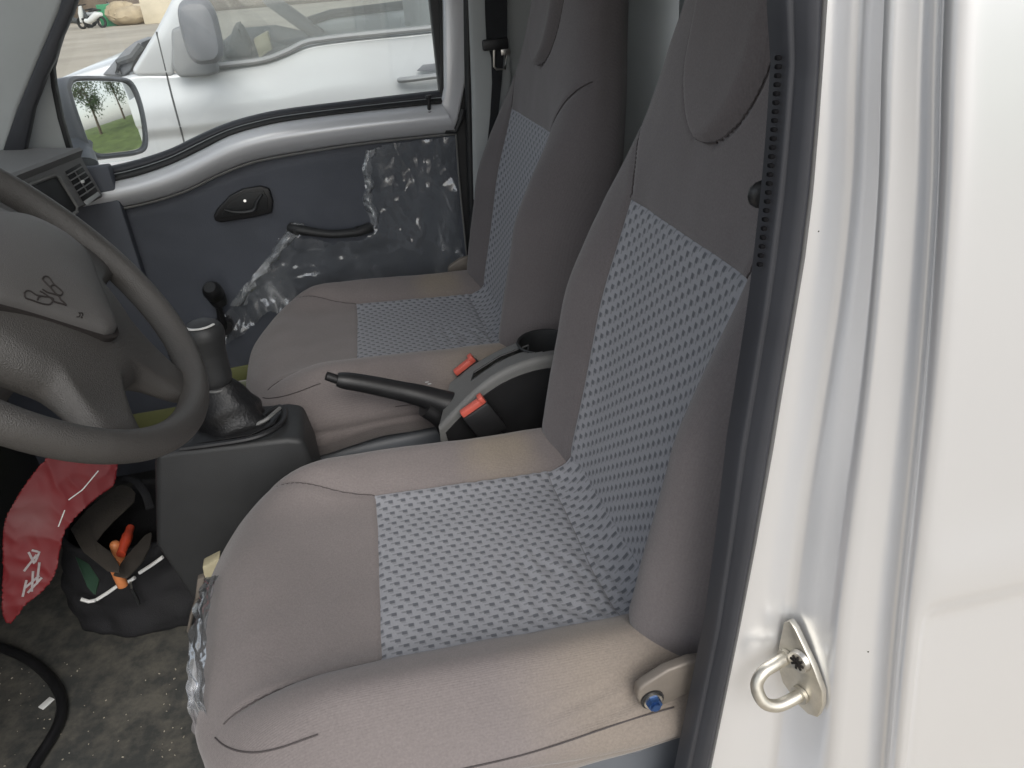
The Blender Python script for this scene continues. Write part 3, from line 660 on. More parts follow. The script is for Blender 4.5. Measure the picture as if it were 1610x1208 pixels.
# belt weatherstrips: a grey-brown outer, a thin bright line, a black inner
wide = []
for i in range(N):
    a, b = bt[i], sl_[i]
    wide.append([a+np.array([0, 0.02, 0]), a, a*0.8+b*0.2+np.array([0, -0.006, 0]), a*0.56+b*0.44+np.array([0, -0.004, 0]), a*0.5+b*0.5+np.array([0, 0.01, 0])])
mb = MB(); mb.grid(np.array(wide)); obj('weatherstrip', mb.v, mb.f, 'seal_rubber', door)
wide = [[bt[i]*0.5+sl_[i]*0.5+np.array([0, 0.012, 0]), bt[i]*0.46+sl_[i]*0.54+np.array([0, -0.002, 0]), bt[i]*0.2+sl_[i]*0.8+np.array([0, -0.006, 0]), sl_[i]+np.array([0, -0.002, 0]), sl_[i]+np.array([0, 0.012, -0.002])] for i in range(N)]
mb = MB(); mb.grid(np.array(wide)); obj('weatherstrip', mb.v, mb.f, 'rubber', door)
mb = MB(); mb.tube([bt[i]*0.5+sl_[i]*0.5+np.array([0, -0.003, 0]) for i in range(N)], 0.0012, seg=6); mb.build('bright_strip', 'grey_metal', door)
# trim board
rowsT = []
r_edge = smooth_line([at(716, 208, 1, YD-0.004), at(722, 290, 1, YD-0.004), at(735, 420, 1, YD-0.004), at(748, 560, 1, YD-0.004)], 40)
for i in range(N):
    t = i/(N-1); top = tt[i]; bx = top[0]*(1-t)+(r_edge[-1][0])*t if t > 0.8 else top[0]
    bot = np.array([top[0]+0.0*t, YD+0.002, 0.225]); col = []
    for s in np.linspace(0, 1, 60):
        p = top*(1-s)+bot*s
        if t > 0.9:
            xr = float(np.interp(p[2], r_edge[::-1, 2], r_edge[::-1, 0])); p[0] += (xr-tt[-1][0])*((t-0.9)/0.1)
        p[1] = YD+0.0025*ns(p, 6, 4.4)+0.001*ns(p, 25, 1.4)+0.006*max(0, 1-s*18)
        col.append(p)
    rowsT.append(col)
mb = MB(); mb.grid(np.array(rowsT)); trim = obj('trim_panel', mb.v, mb.f, 'trim_blue', door)
mb = MB(); mb.tube([p+np.array([0, -0.006, -0.002]) for p in tt], 0.0028, seg=8); mb.tube([p+np.array([0, -0.004, 0]) for p in r_edge], 0.0022, seg=8); mb.build('trim_piping', 'grey_plastic', trim)
# window frame rear bar and front run
MB().prism(poly([(697, -30), (733, -30), (735, 120), (722, 185), (716, 206), (700, 203), (690, 178), (699, 140)], YD-0.01), (0, 0.035, 0), bev=0.008, seg=3).build('window_frame', 'white_paint_inner', door)
MB().prism(poly([(690, -30), (698, -30), (699, 140), (694, 162), (688, 160), (692, 140)], YD+0.004), (0, 0.02, 0), bev=0.002).build('glass_run', 'rubber', door)
mb = MB(); mb.tube([at(x, y, 1, YD-0.012) for x, y in ((700, 206), (716, 207), (724, 190), (728, 172))], 0.006, seg=8); mb.build('corner_rubber', 'rubber', door)
MB().prism(poly([(118, -30), (124, -30), (107, 30), (92, 78), (84, 108), (87, 135), (97, 185), (113, 240), (106, 242), (90, 187), (80, 138), (77, 108), (86, 76), (100, 30)], YD-0.012), (0, 0.02, 0), bev=0.002).build('glass_run', 'rubber', door)
MB().prism(poly([(79, 104), (88, 140), (107, 240), (36, 240), (50, 175)], YD-0.004), (0, 0.012, 0), bev=0.003).build('sail_panel', 'bulkhead_grey', door)
gl = poly([(120, -60), (84, 108), (112, 262), (262, 246), (352, 205), (450, 181), (697, 150), (690, -60)], YD+0.022)
MB().prism(gl, (0, 0.004, 0)).build('window_pane', 'window_glass', door)
# lower door edge / sill painted olive
MB().prism(poly([(300, 592), (470, 560), (470, 585), (300, 612)], YD-0.006), (0, 0.05, 0), bev=0.004).build('door_bottom', 'olive_paint', door)
MB().prism([(-0.75, 0.648, 0.05), (0.27, 0.648, 0.05), (0.27, 0.648, 0.165), (-0.75, 0.648, 0.165)], (0, 0.08, 0), bev=0.008).build('door_step', 'olive_paint', van)
# inner release handle in its black escutcheon
hp = [(336, 338), (343, 326), (362, 306), (382, 296), (410, 291), (424, 295), (430, 315), (428, 334), (400, 341), (348, 349), (338, 346)]
ih = MB().prism(poly(hp, YD-0.002), (0, -0.009, 0), bev=0.004, seg=3).build('inner_handle', 'black_plastic', door)
MB().prism(poly([(348, 337), (364, 317), (384, 304), (414, 300), (421, 312), (421, 330), (350, 342)], YD-0.0125), (0, 0.002, 0), bev=0.0008).build('handle_recess', 'rubber', ih)
MB().tube(smooth_line(poly([(352, 330), (372, 334), (398, 331), (404, 318), (412, 306)], YD-0.016), 24), [0.003+0.004*math.sin(k/23*math.pi) for k in range(24)], seg=8, flat=0.7).build('lever', 'dark_plastic', ih)
MB().tube([at(385, 316, 1, YD-0.0135), at(385, 316, 1, YD-0.016)], 0.003, seg=12).build('screw_cap', 'steel', ih)
# pull handle with two screw recesses
ph_ = smooth_line(poly([(459, 362), (468, 363), (480, 364), (520, 368), (560, 366), (572, 363), (582, 362)], YD-0.028), 30)
ph_[:, 1] += np.array([0.022*(1-math.sin(math.pi*min(1, max(0, k/29)))**0.4) for k in range(30)])
hb = MB().tube(ph_, [0.011+0.003*(1-math.sin(math.pi*k/29)) for k in range(30)], seg=14, flat=0.85).build('pull_handle', 'dark_plastic', door)
for x, y in ((467, 364), (563, 363)):
    p = at(x, y, 1, YD-0.026); MB().tube([p+np.array([0, 0.010, 0]), p+np.array([0, -0.0035, 0])], 0.0085, seg=16).build('screw_recess', 'rubber', hb)
# window crank
cr = MB(); c0 = at(352, 512, 1, YD-0.02)
cr.tube([c0+np.array([0, 0.02, 0]), c0+np.array([0, -0.012, 0])], 0.020, seg=20)
k0_ = at(340, 466, 1, YD-0.045); cr.tube(smooth_line([c0+np.array([0, -0.006, 0]), (c0+k0_)/2+np.array([0, -0.004, 0]), k0_], 10), [0.016, 0.0155, 0.015, 0.0145, 0.014, 0.013, 0.013, 0.013, 0.0125, 0.012], seg=12, flat=0.6)
crk = cr.build('window_crank', 'black_plastic', door)
kk = at(331, 452, 1, YD-0.06); MB().tube(smooth_line([k0_+np.array([0.006, 0.0, -0.025]), k0_, kk+np.array([0, -0.01, 0.004])], 10), [0.013, 0.017, 0.019, 0.020, 0.0205, 0.021, 0.021, 0.021, 0.019, 0.013], seg=14).build('knob', 'black_plastic', crk)
# lock pin
mb = MB(); lp0 = at(675, 178, 1, YD-0.02); lp1 = at(674, 153, 1, YD-0.02)
mb.tube([lp0, lp1], 0.0042, seg=10); mb.tube([lp1+np.array([0, 0, -0.004]), lp1, lp1+np.array([0, 0, 0.004])], [0.005, 0.0075, 0.006], seg=12); mb.tube([lp0+np.array([0, 0, -0.002]), lp0+np.array([0, 0, 0.004])], 0.008, seg=12)
mb.build('lock_pin', 'black_plastic', door)
# torn protective film still clinging to the trim
def in_poly(x, y, pg):
    c = False; j = len(pg)-1
    for i in range(len(pg)):
        if (pg[i][1] > y) != (pg[j][1] > y) and x < (pg[j][0]-pg[i][0])*(y-pg[i][1])/(pg[j][1]-pg[i][1])+pg[i][0]: c = not c
        j = i
    return c
fp = [(576, 236), (600, 228), (640, 222), (680, 217), (714, 214), (718, 300), (727, 420), (700, 452), (620, 460), (560, 455), (500, 478), (455, 492), (420, 488), (385, 520), (352, 540), (352, 500), (375, 462), (400, 430), (430, 390), (452, 356), (466, 346), (478, 354), (472, 372), (520, 380), (566, 376), (588, 366), (588, 345), (572, 318), (576, 295), (568, 270)]
fw = [at(x, y, 1, YD) for x, y in fp]; pg = [(p[0], p[2]) for p in fw]
x0, x1 = min(p[0] for p in pg), max(p[0] for p in pg); z0, z1 = min(p[1] for p in pg), max(p[1] for p in pg); st = 0.0042
nx, nz = int((x1-x0)/st)+2, int((z1-z0)/st)+2; idx = {}; vv = []; ff = []
def vid(i, j):
    if (i, j) not in idx:
        x = x0+i*st; z = z0+j*st
        w = abs(noise.noise(Vector((x*11+3*z, 4.2, z*7))))+0.6*abs(noise.noise(Vector((x*27+5*z, 1.2, z*12))))+0.35*abs(noise.noise(Vector((x*60, 9.0, z*40))))
        edge_d = min(math.hypot(x-a, z-b) for a, b in pg)
        idx[(i, j)] = len(vv); vv.append((x, YD-0.004-0.011*(0.55-min(0.55, w))-0.010*max(0, 1-edge_d/0.035), z))
    return idx[(i, j)]
for i in range(nx):
    for j in range(nz):
        x = x0+(i+0.5)*st; z = z0+(j+0.5)*st
        if in_poly(x+0.006*ns((x, z, 0), 40), z+0.006*ns((x, z, 3), 40), pg): ff.append((vid(i, j), vid(i+1, j), vid(i+1, j+1), vid(i, j+1)))
flm = obj('plastic_film', vv, ff, 'film'); tag(flm, 'torn crinkled clear plastic film hanging on the dark door trim', 'plastic film')

rows = []
for i, (px, py) in enumerate(smooth_line([(580, 236, 0), (573, 262, 0), (578, 292, 0), (574, 316, 0), (586, 344, 0), (580, 362, 0), (552, 374, 0)], 60)[:, :2]):
    p = at(px, py, 1, YD-0.012); wv = 0.011+0.006*ns((i*0.11, 1, 2), 1.7)
    rows.append([p+np.array([(t-0.25)*2*wv, -0.006*math.sin(t*3.1)-0.004*ns((i*0.2, t*3, 7), 1.5), 0.003*ns((i*0.3, t*2, 3), 1.6)]) for t in np.linspace(0, 1, 9)])
mb = MB(); mb.grid(np.array(rows)); obj('film_fold', mb.v, mb.f, 'wrap', flm)
rows = []
for i, (px, py) in enumerate(smooth_line([(462, 350, 0), (440, 385, 0), (412, 420, 0), (385, 452, 0), (366, 480, 0)], 50)[:, :2]):
    p = at(px, py, 1, YD-0.012); wv = 0.012+0.008*ns((i*0.13, 4, 2), 1.7)
    rows.append([p+np.array([(t-0.2)*2.2*wv, -0.007*math.sin(t*3.1)-0.004*ns((i*0.2, t*3, 9), 1.5), -0.004*t]) for t in np.linspace(0, 1, 9)])
mb = MB(); mb.grid(np.array(rows)); obj('film_fold', mb.v, mb.f, 'wrap', flm)
# ================================================================== PASSENGER SEAT BELT
sb = thing('seat_belt', 'black seat belt with metal tongue hanging by the grey passenger pillar', 'seat belt', at(785, 100, 1, 0.62))
wt = [(at(779, -60, 1, 0.630), 0.0235), (at(780, 20, 1, 0.630), 0.0235), (at(781, 62, 1, 0.630), 0.0225), (at(782, 90, 1, 0.632), 0.0135), (at(781, 130, 1, 0.634), 0.0105), (at(777, 180, 1, 0.636), 0.009), (at(768, 260, 1, 0.638), 0.008)]
rows = [[p+np.array([-w, 0, 0]), p+np.array([-w, -0.0025, 0]), p+np.array([w, -0.0025, 0]), p+np.array([w, 0, 0])] for p, w in wt]
MB().loft(rows).build('webbing', 'webbing', sb)
c = at(779, 70, 1, 0.622); tg_ = MB().box(c, (0.056, 0.012, 0.022), 0.004).build('tongue', 'black_plastic', sb)
MB().tube([at(x, y, 1, 0.620) for x, y in ((777, 78), (777, 105), (781, 109), (794, 109), (796, 80))], 0.0028, seg=8).build('metal_loop', 'steel', tg_)
mb = MB(); mb.box(at(795, 82, 1, 0.620), (0.02, 0.004, 0.012), 0.001); mb.build('metal_plate', 'steel', tg_)

# ================================================================== DOOR MIRROR
mir = thing('door_mirror', 'grey passenger door mirror with rounded glass reflecting grass and vehicles', 'mirror', at(120, 250, 1, 0.80))
mc = at(168, 184, 1, 0.86); din = unit(mc-CAM); rout = unit((0.985, 0.15, 0.015)); mn_ = unit(rout-din)
mcs = [(106, 138), (109, 126), (120, 122), (160, 122), (192, 124), (206, 130), (216, 148), (224, 175), (229, 205), (230, 226), (225, 237), (212, 242), (180, 246), (158, 248), (146, 244), (136, 228), (122, 190), (112, 160)]
mo = resample(smooth_line([atp(x, y, mc, mn_) for x, y in mcs+mcs[:1]], 80)[:-1], 64, closed=True); cen = mo.mean(0)
def ringp(s, d): return [cen+(p-cen)*s+mn_*d for p in mo]
mm = M('mirror_silver', (0.93, 0.95, 0.93), rough=0.02, metal=1.0)
def dome(s_): return [cen+(p-cen)*s_+mn_*(0.0025-np.dot(p-cen, p-cen)*s_*s_/(2*1.4)) for p in mo]
mg = MB().loft([dome(s_) for s_ in (0.945, 0.9, 0.8, 0.7, 0.6, 0.5, 0.4, 0.3, 0.2, 0.1, 0.01)]).build('mirror_glass', 'mirror_silver', mir, auto=False)
M('mirror_shell', (0.20, 0.21, 0.23), rough=0.45, var=0.08, vscale=10, coat=0.2)
def shellp(s, d, sh): return [cen+(p-cen)*s+mn_*d+np.array(sh)*1.0 for p in mo]
fwd = np.array([-1.0, -0.35, 0.0])
MB().loft([ringp(0.935, -0.008), ringp(0.94, 0.004), ringp(0.97, 0.006), ringp(1.03, 0.003), shellp(1.05, -0.012, (0, 0, 0)), shellp(1.04, -0.03, fwd*0.012), shellp(0.95, -0.06, fwd*0.02), shellp(0.7, -0.085, fwd*0.03), shellp(0.3, -0.095, fwd*0.03)]).build('housing', 'mirror_shell', mir)
MB().tube(smooth_line([at(125, 215, 1, 0.83), at(122, 240, 1, 0.78), at(128, 262, 1, 0.72)], 12), [0.03]*6+[0.034]*6, seg=14, flat=0.6).build('arm', 'mirror_shell', mir)
# ================================================================== DASHBOARD
dash = thing('dashboard', 'grey plastic dashboard end with slatted air vent and open pocket', 'dashboard', (-0.6, 0.3, 0.6))
P1 = at(127, 247, 1, 0.63); P3 = at(161, 307, 1, 0.63); P2 = at(25, 288, 2, P1[2])
ulat = unit(P2-P1); fn = unit(np.cross(P3-P1, ulat)); fn = fn if np.dot(fn, CAM-P1) > 0 else -fn
udn = P3-P1
def dpt(s, t, d=0.0): return P1+ulat*s+udn*t+fn*d     # s metres towards the driver, t 0..1 down the face
def dpx(x, y, d=0.0): return atp(x, y, P1+fn*d, fn)
LL = 1.05
fwdv = unit((-1.0, 0.10, 0.05))
mb = MB()
prof = [P3+fwdv*0.16+np.array([0, 0, -0.05]), P3+np.array([0, 0, -0.004])-fn*0.004, P3, P1, P1+fn*0.006+udn*-0.06, P1+fn*0.012+udn*-0.14, P1+fn*0.008+udn*-0.22, P1-fn*0.01+udn*-0.26, P1+fwdv*0.30+np.array([0, 0, 0.03]), P1+fwdv*0.30+np.array([0, 0, -0.22])]
rings = [[p+ulat*s for p in prof] for s in (0.0, LL)]
body = MB().loft(rings).build('dash_body', 'dash_grey', dash)
# trim frame around pocket and vent: raised outline pieces
pk = [(43, 295), (50, 291), (84, 279), (90, 281), (118, 325), (119, 331), (111, 337), (95, 345), (70, 345)]
MB().prism([dpx(x, y, 0.0005) for x, y in pk], fn*0.0015, bev=0.0006).build('pocket_recess', 'rubber', dash)
MB().tube([dpx(x, y, 0.003) for x, y in [(38, 296), (50, 289), (86, 276), (93, 279), (121, 325), (121, 333), (108, 342)]], 0.0035, seg=8).build('pocket_rim', 'grey_plastic', dash)
vq = [(102, 270), (125, 257), (153, 301), (130, 317)]
vt = MB().prism([dpx(x, y, 0.0005) for x, y in vq], fn*0.0015, bev=0.0005).build('air_vent', 'black_plastic', dash)
va, vb, vc, vd = [dpx(x, y, 0.004) for x, y in vq]
for k in range(5):
    t = (k+0.7)/5.6
    a = va+(vd-va)*t; b = vb+(vc-vb)*t
    MB().tube([a, (a+b)/2+fn*0.001, b], 0.0021, seg=6, flat=0.6).build('slat', 'dash_grey', vt)
MB().tube([(va+vb)/2+(vc-vb)*0.1, (vd+vc)/2-(vc-vb)*0.12], 0.0014, seg=6).build('slat_link', 'dash_grey', vt)
MB().box((va+vb+vc+vd)/4+fn*0.003, (0.006, 0.008, 0.005), 0.0012).build('vent_tab', 'paper_white', vt)
MB().prism([dpx(x, y, 0.0015) for x, y in [(131, 317), (153, 302), (157, 307), (136, 324)]], fn*0.002, bev=0.001).build('vent_foot', 'bulkhead_grey', vt)
# centre stack vent seen through the wheel
cs = [(-60, 360), (10, 338), (44, 350), (62, 392), (40, 420), (-60, 440)]
XS = -0.44
stack = MB().prism([at(x, y, 0, XS) for x, y in cs], (-0.2, 0, 0), bev=0.008, seg=3).build('centre_stack', 'dash_grey', dash)
v2 = MB().prism([at(x, y, 0, XS+0.001) for x, y in [(-40, 372), (6, 352), (30, 378), (32, 398), (-40, 425)]], (0.002, 0, 0), bev=0.001).build('air_vent', 'black_plastic', dash)
for (a, b) in (((-5, 362), (20, 396)), ((-18, 368), (6, 404)), ((-5, 402), (28, 378)), ((-20, 394), (20, 366))):
    MB().tube([at(*a, 0, XS+0.006), at(*b, 0, XS+0.006)], 0.0028, seg=6).build('slat', 'bulkhead_grey', v2)
# ================================================================== STEERING WHEEL
TH = 0.9; WC = np.array([-0.2975, -0.36, 0.82]); a_ = np.array([math.cos(TH), 0, -math.sin(TH)]); b_ = np.array([0, 1.0, 0]); n_ = np.array([math.sin(TH), 0, math.cos(TH)])
RO = math.radians(-13); A_ = math.cos(RO)*a_+math.sin(RO)*b_; B_ = -math.sin(RO)*a_+math.cos(RO)*b_
whl = thing('steering_wheel', 'worn grey four-spoke steering wheel with a winged emblem on its pad', 'steering wheel', WC-n_*0.05)
RR = 0.1885
def wp(r, th, h=0.0): return WC+r*(math.cos(th)*A_+math.sin(th)*B_)+h*n_
rings = []
for th in np.linspace(0, 2*math.pi, 161)[:-1]:
    rings.append([wp(RR+0.0135*math.cos(k)*(1+0.06*math.cos(4*th)), th, 0.0160*math.sin(k)) for k in np.linspace(0, 2*math.pi, 21)[:-1]])
rings.append(rings[0]); MB().loft(rings, False).build('rim', 'wheel_grey', whl)
def gq(x, w): return math.exp(-(abs(x)/w)**3.0)
def wrap(x): return (x+math.pi) % (2*math.pi)-math.pi
def rho(th):
    t = wrap(th); d = math.degrees(t)
    r = 0.112+0.018*gq(d, 60)
    for c, w in ((25, 12), (-25, 12), (90, 14), (-90, 14)): r += (RR+0.002-0.112-0.018*gq(c, 60))*gq(d-c, w)
    return min(r, RR+0.002)
nt_, nr_ = 240, 26; P = np.zeros((nr_, nt_, 3)); Q = np.zeros((nr_, nt_, 3))
for j in range(nt_):
    th = 2*math.pi*j/nt_; R_ = rho(th)
    for i in range(nr_):
        s = i/(nr_-1); r = R_*s**0.8
        h = 0.024*(1-float(sm(r, 0.055, 0.16)))+0.004
        h -= 0.012*max(0, (s-0.82)/0.18)**2.2*(1-float(sm(R_, 0.15, 0.18)))
        P[i, j] = wp(r, th, h-0.006*float(sm(R_, 0.14, 0.18))*float(sm(s, 0.8, 1))); Q[i, j] = wp(r*0.985, th, -0.016-0.012*(1-float(sm(r, 0.05, 0.16))))
mb = MB(); mb.grid(P, closed=True); mb.grid(Q, closed=True, flip=True)
mb.grid(np.stack([P[-1], (P[-1]+Q[-1])/2+0.0*P[-1], Q[-1]]), closed=True); hubo = mb.build('hub', 'wheel_grey', whl, auto=False)
bm = bmesh.new(); bm.from_mesh(hubo.data); bmesh.ops.remove_doubles(bm, verts=bm.verts, dist=1e-5); bmesh.ops.recalc_face_normals(bm, faces=bm.faces); bm.to_mesh(hubo.data); bm.free()
# shield-shaped centre pad, tip down, with a dark parting line under it
shp = [(0.086, -0.012), (0.089, 0.0), (0.086, 0.012), (0.066, 0.034), (0.040, 0.062), (0.018, 0.088), (0.0, 0.096), (-0.022, 0.092), (-0.045, 0.07), (-0.055, 0.03), (-0.057, 0.0), (-0.055, -0.03), (-0.045, -0.07), (-0.022, -0.092), (0.0, -0.096), (0.018, -0.088), (0.040, -0.062), (0.066, -0.034)]
so = resample(smooth_line([(a, b, 0) for a, b in shp+shp[:1]], 160)[:-1], 96, closed=True)
def pring(s, h): return [WC+(p[0]*s)*A_+(p[1]*s)*B_+h*n_ for p in so]
pl = [pring(1.0, 0.006), pring(1.0, 0.026), pring(0.985, 0.031), pring(0.95, 0.0345), pring(0.85, 0.0385), pring(0.65, 0.043), pring(0.4, 0.0455), pring(0.15, 0.0465), pring(0.01, 0.0468)]
pad = MB().loft(pl).build('horn_pad', 'wheel_pad', whl)
MB().loft([pring(1.045, 0.004), pring(1.045, 0.0265), pring(1.0, 0.0268)], False).build('parting_groove', 'engraved', pad)
from mathutils.bvhtree import BVHTree
_bvh = BVHTree.FromPolygons([tuple(v.co) for v in pad.data.vertices], [tuple(p.vertices) for p in pad.data.polygons])
def on_pad(x, y):
    d = ray(x, y); hit = _bvh.ray_cast(Vector(tuple(CAM)), Vector(tuple(d)))
    return np.array(hit[0])+n_*0.0003 if hit[0] is not None else atp(x, y, WC+n_*0.04, n_)
emb = [[(500, 300), (515, 275), (540, 265), (580, 280), (640, 360), (730, 440), (738, 470), (710, 492), (660, 470), (600, 405), (550, 355), (500, 300)], [(598, 405), (610, 375), (655, 372)],
       [(285, 465), (310, 440), (355, 440), (440, 490), (610, 520), (628, 550), (600, 590), (560, 600), (480, 585), (380, 550), (300, 520), (285, 465)], [(440, 548), (455, 515), (490, 500)],
       [(500, 420), (560, 455), (630, 475), (690, 500), (720, 545), (785, 607), (730, 590), (640, 565), (600, 525), (540, 480), (470, 440)]]
mb = MB()
for pl_ in emb: mb.tube(smooth_line([on_pad(x/7.55, 400+y/7.55) for x, y in pl_], 5*len(pl_)), 0.00075, seg=5)
mb.build('emblem', 'engraved', pad)
mb = MB()
for pl_ in ([(905, 745), (935, 745), (950, 715), (930, 700), (975, 700), (980, 725), (955, 760), (975, 755)],): mb.tube([on_pad(x/7.55, 400+y/7.55) for x, y in pl_], 0.0006, seg=5)
mb.build('airbag_mark', 'engraved', pad)
# column shroud and stalk
MB().tube(smooth_line([WC-n_*0.02, WC-n_*0.10, WC-n_*0.24+np.array([-0.02, 0, 0])], 8), [0.045, 0.055, 0.06, 0.065, 0.07, 0.07, 0.07, 0.07], seg=18).build('column_shroud', 'dark_plastic', whl)
stp = [at(40, 400, 1, -0.27), at(58, 390, 1, -0.22), at(72, 378, 1, -0.19)]
MB().tube(stp, [0.005, 0.006, 0.0075], seg=10).build('stalk', 'grey_plastic', whl)
# ================================================================== GEAR CONSOLE AND LEVER
con = thing('gear_console', 'black box-shaped floor console carrying the gear lever between the seats', 'console', (-0.25, 0.0, 0.0))
YN_, YF_ = -0.06, 0.055
T0 = at(245, 714, 1, YN_); T1 = at(452, 690, 1, YN_)
prof = [(T0[0]+0.004, 0.02), (T0[0]-0.045, T0[2]-0.16), (T0[0]-0.008, T0[2]-0.02), (T0[0], T0[2]), (T1[0], T1[2]), (T1[0]+0.022, T1[2]-0.008), (T1[0]+0.03, T1[2]-0.06), (T1[0]+0.03, 0.02)]
MB().prism([(x, YN_, z) for x, z in prof], (0, YF_-YN_, 0), bev=0.009, seg=3).build('console_box', 'dark_plastic', con)
ztop = (T0[2]+T1[2])/2
tr_ = smooth_line([at(x, y, 2, ztop+0.004) for x, y in ((283, 706), (330, 700), (400, 688), (440, 668), (448, 648), (440, 640), (420, 650), (410, 662))], 40)
MB().tube(tr_, 0.0045, seg=8).build('tray_rim', 'black_plastic', con)
sl0 = [at(x, y, 2, ztop+0.0015) for x, y in ((285, 703), (395, 685), (432, 668), (445, 646), (415, 640), (370, 650), (300, 672))]
MB().prism(sl0, (0, 0, 0.002), bev=0.0008).build('tray', 'black_plastic', con)
tl = at(430, 655, 2, ztop+0.012)
MB().tube(smooth_line([at(392, 672, 2, ztop+0.006), at(415, 662, 2, ztop+0.012), at(425, 655, 2, ztop+0.014), at(440, 642, 2, ztop+0.01)], 12), 0.003, seg=6).build('boot_frame_edge', 'grey_plastic', con)
gear = thing('gear_lever', 'black gear lever with white shift print on top and pleated boot', 'gear lever', (-0.21, 0.0, ztop))
gb = at(368, 668, 1, 0.0); gk = at(342, 603, 1, 0.0); gt = at(316, 512, 1, 0.0)
rings = []; ax = unit(gk-gb); ex = unit(np.cross(ax, (0, 1, 0))); ey = np.cross(ax, ex)
for i in range(24):
    t = i/23; c = gb+(gk-gb)*(t*1.0)-ax*0.01*(1-t); r0 = 0.046*(1-t)**0.8+0.017*t+0.003
    rings.append([c+(r0+0.005*math.sin(3*k+5*t+1.5*math.sin(2*k))*(1-t)+0.003*math.sin(t*14+2*math.sin(k*2+1))*(1-t))*(math.cos(k)*ex*1.15+math.sin(k)*ey*0.9) for k in np.linspace(0, 2*math.pi, 33)[:-1]])
MB().loft(rings).build('boot', 'leather_black', gear)
d = unit(gt-gk); ex = unit(np.cross(d, (0, 1, 0))); ey = np.cross(d, ex); Lk = np.linalg.norm(gt-gk)
pr = [(0.0, 0.019), (0.04, 0.022), (0.12, 0.0235), (0.35, 0.0235), (0.55, 0.0245), (0.72, 0.0275), (0.84, 0.0295), (0.92, 0.0288), (0.99, 0.0255), (1.045, 0.019), (1.075, 0.011), (1.085, 0.002)]
pr = [(float(t), float(np.interp(t, [q[0] for q in pr], [q[1] for q in pr]))) for t in np.linspace(0, 1.085, 40)]
MB().loft([[gk+d*Lk*t+r*(math.cos(k)*ex+math.sin(k)*ey) for k in np.linspace(0, 2*math.pi, 29)[:-1]] for t, r in pr]).build('knob', 'dark_plastic', gear)
SA, SB = 3, 18
mb = MB(); ring_ = [gk+d*Lk*1.033+0.0212*(math.cos(k)*ex+math.sin(k)*ey) for k in np.linspace(0, 2*math.pi, 41)[:-1]]; mb.tube(ring_[SA:SB], 0.0026, seg=8, ref=d, flat=0.5); mb.build('shift_print', 'knob_print', gear)
mb = MB(); mb.tube([gk-d*0.004+0.0195*(math.cos(k)*ex+math.sin(k)*ey) for k in np.linspace(0, 2*math.pi, 29)[:-1]], 0.0022, seg=8, closed=True, ref=d); mb.build('collar', 'grey_plastic', gear)
# ================================================================== REAR CONSOLE, HANDBRAKE, BUCKLES
rc = thing('rear_console', 'grey rear floor console with round cup holder behind the handbrake', 'console', (0.2, 0.02, 0.2))
ne = smooth_line([at(x, y, 1, -0.035) for x, y in ((690, 672), (712, 648), (740, 620), (775, 592), (815, 572), (862, 560))]+[np.array([0.33, -0.035, 0.478]), np.array([0.45, -0.035, 0.478])], 60)
fe = smooth_line([at(x, y, 1, 0.075) for x, y in ((708, 600), (722, 590), (745, 572), (780, 552), (815, 537), (852, 527))]+[np.array([0.34, 0.075, 0.480]), np.array([0.46, 0.075, 0.480])], 60)
cupc = at(856, 543, 2, 0.474); rows = []
for i in range(60):
    a, b = ne[i], fe[i]; row = [a+np.array([0, 0.004, -0.18]), a+np.array([0, -0.002, -0.012]), a+np.array([0, -0.0012, -0.005]), a+np.array([0, 0.003, 0])]
    row += [a*(1-t)+b*t for t in np.linspace(0.08, 0.92, 22)]
    row += [b+np.array([0, -0.003, 0]), b+np.array([0, 0.0012, -0.005]), b+np.array([0, 0.002, -0.012]), b+np.array([0, -0.004, -0.18])]; rows.append(row)
P = np.array(rows); CR = 0.044; vs = P.reshape(-1, 3); nv = P.shape[1]; ff = []
slot = [(i, j) for i in range(10, 27) for j in range(13, 19)]
for i in range(59):
    for j in range(nv-1):
        c = (P[i, j]+P[i+1, j+1])/2
        if math.hypot(c[0]-cupc[0], c[1]-cupc[1]) < CR and 3 < j < nv-4: continue
        if (i, j) in slot and i < 34: continue
        ff.append((i*nv+j, i*nv+j+1, (i+1)*nv+j+1, (i+1)*nv+j))
obj('console_shell', vs, ff, 'grey_plastic', rc)
MB().prism([P[k, 0]+np.array([0, -0.0022, 0.10]) if False else ne[k]+np.array([0, -0.0035, -0.020]) for k in range(2, 60, 3)]+[np.array([0.45, -0.0385, 0.2]), np.array([0.12, -0.0385, 0.2])], (0, 0.003, 0)).build('side_skirt', 'black_plastic', rc)
cz = float(vs[np.argmin(np.hypot(vs[:, 0]-cupc[0], vs[:, 1]-cupc[1])+10*(vs[:, 2] < 0.4))][2]); cupc[2] = cz+0.002
mb = MB(); kk_ = np.linspace(0, 2*math.pi, 37)[:-1]
mb.loft([[cupc+np.array([r*math.cos(k), r*math.sin(k), dz]) for k in kk_] for r, dz in ((CR+0.003, 0.001), (CR+0.001, 0.003), (CR-0.002, 0.0015), (CR-0.003, -0.004), (CR-0.006, -0.07), (0.001, -0.07))], False); mb.build('cup_holder', 'rubber', rc)
sp0 = (P[10, 13]+P[10, 19])/2; sp1 = (P[27, 13]+P[27, 19])/2
MB().tube([P[10, 13], P[18, 13], P[27, 13], P[27, 16], P[27, 19], P[18, 19], P[10, 19], P[10, 16], P[10, 13]], 0.0018, seg=6).build('slot_rim', 'dark_plastic', rc)
MB().prism([P[13, 14]+np.array([0, 0, -0.010]), P[26, 14]+np.array([0, 0, -0.006]), P[26, 17]+np.array([0, 0, -0.006]), P[13, 18]+np.array([0, 0, -0.010])], (0, 0, -0.004)).build('slot_plate', 'steel', rc)
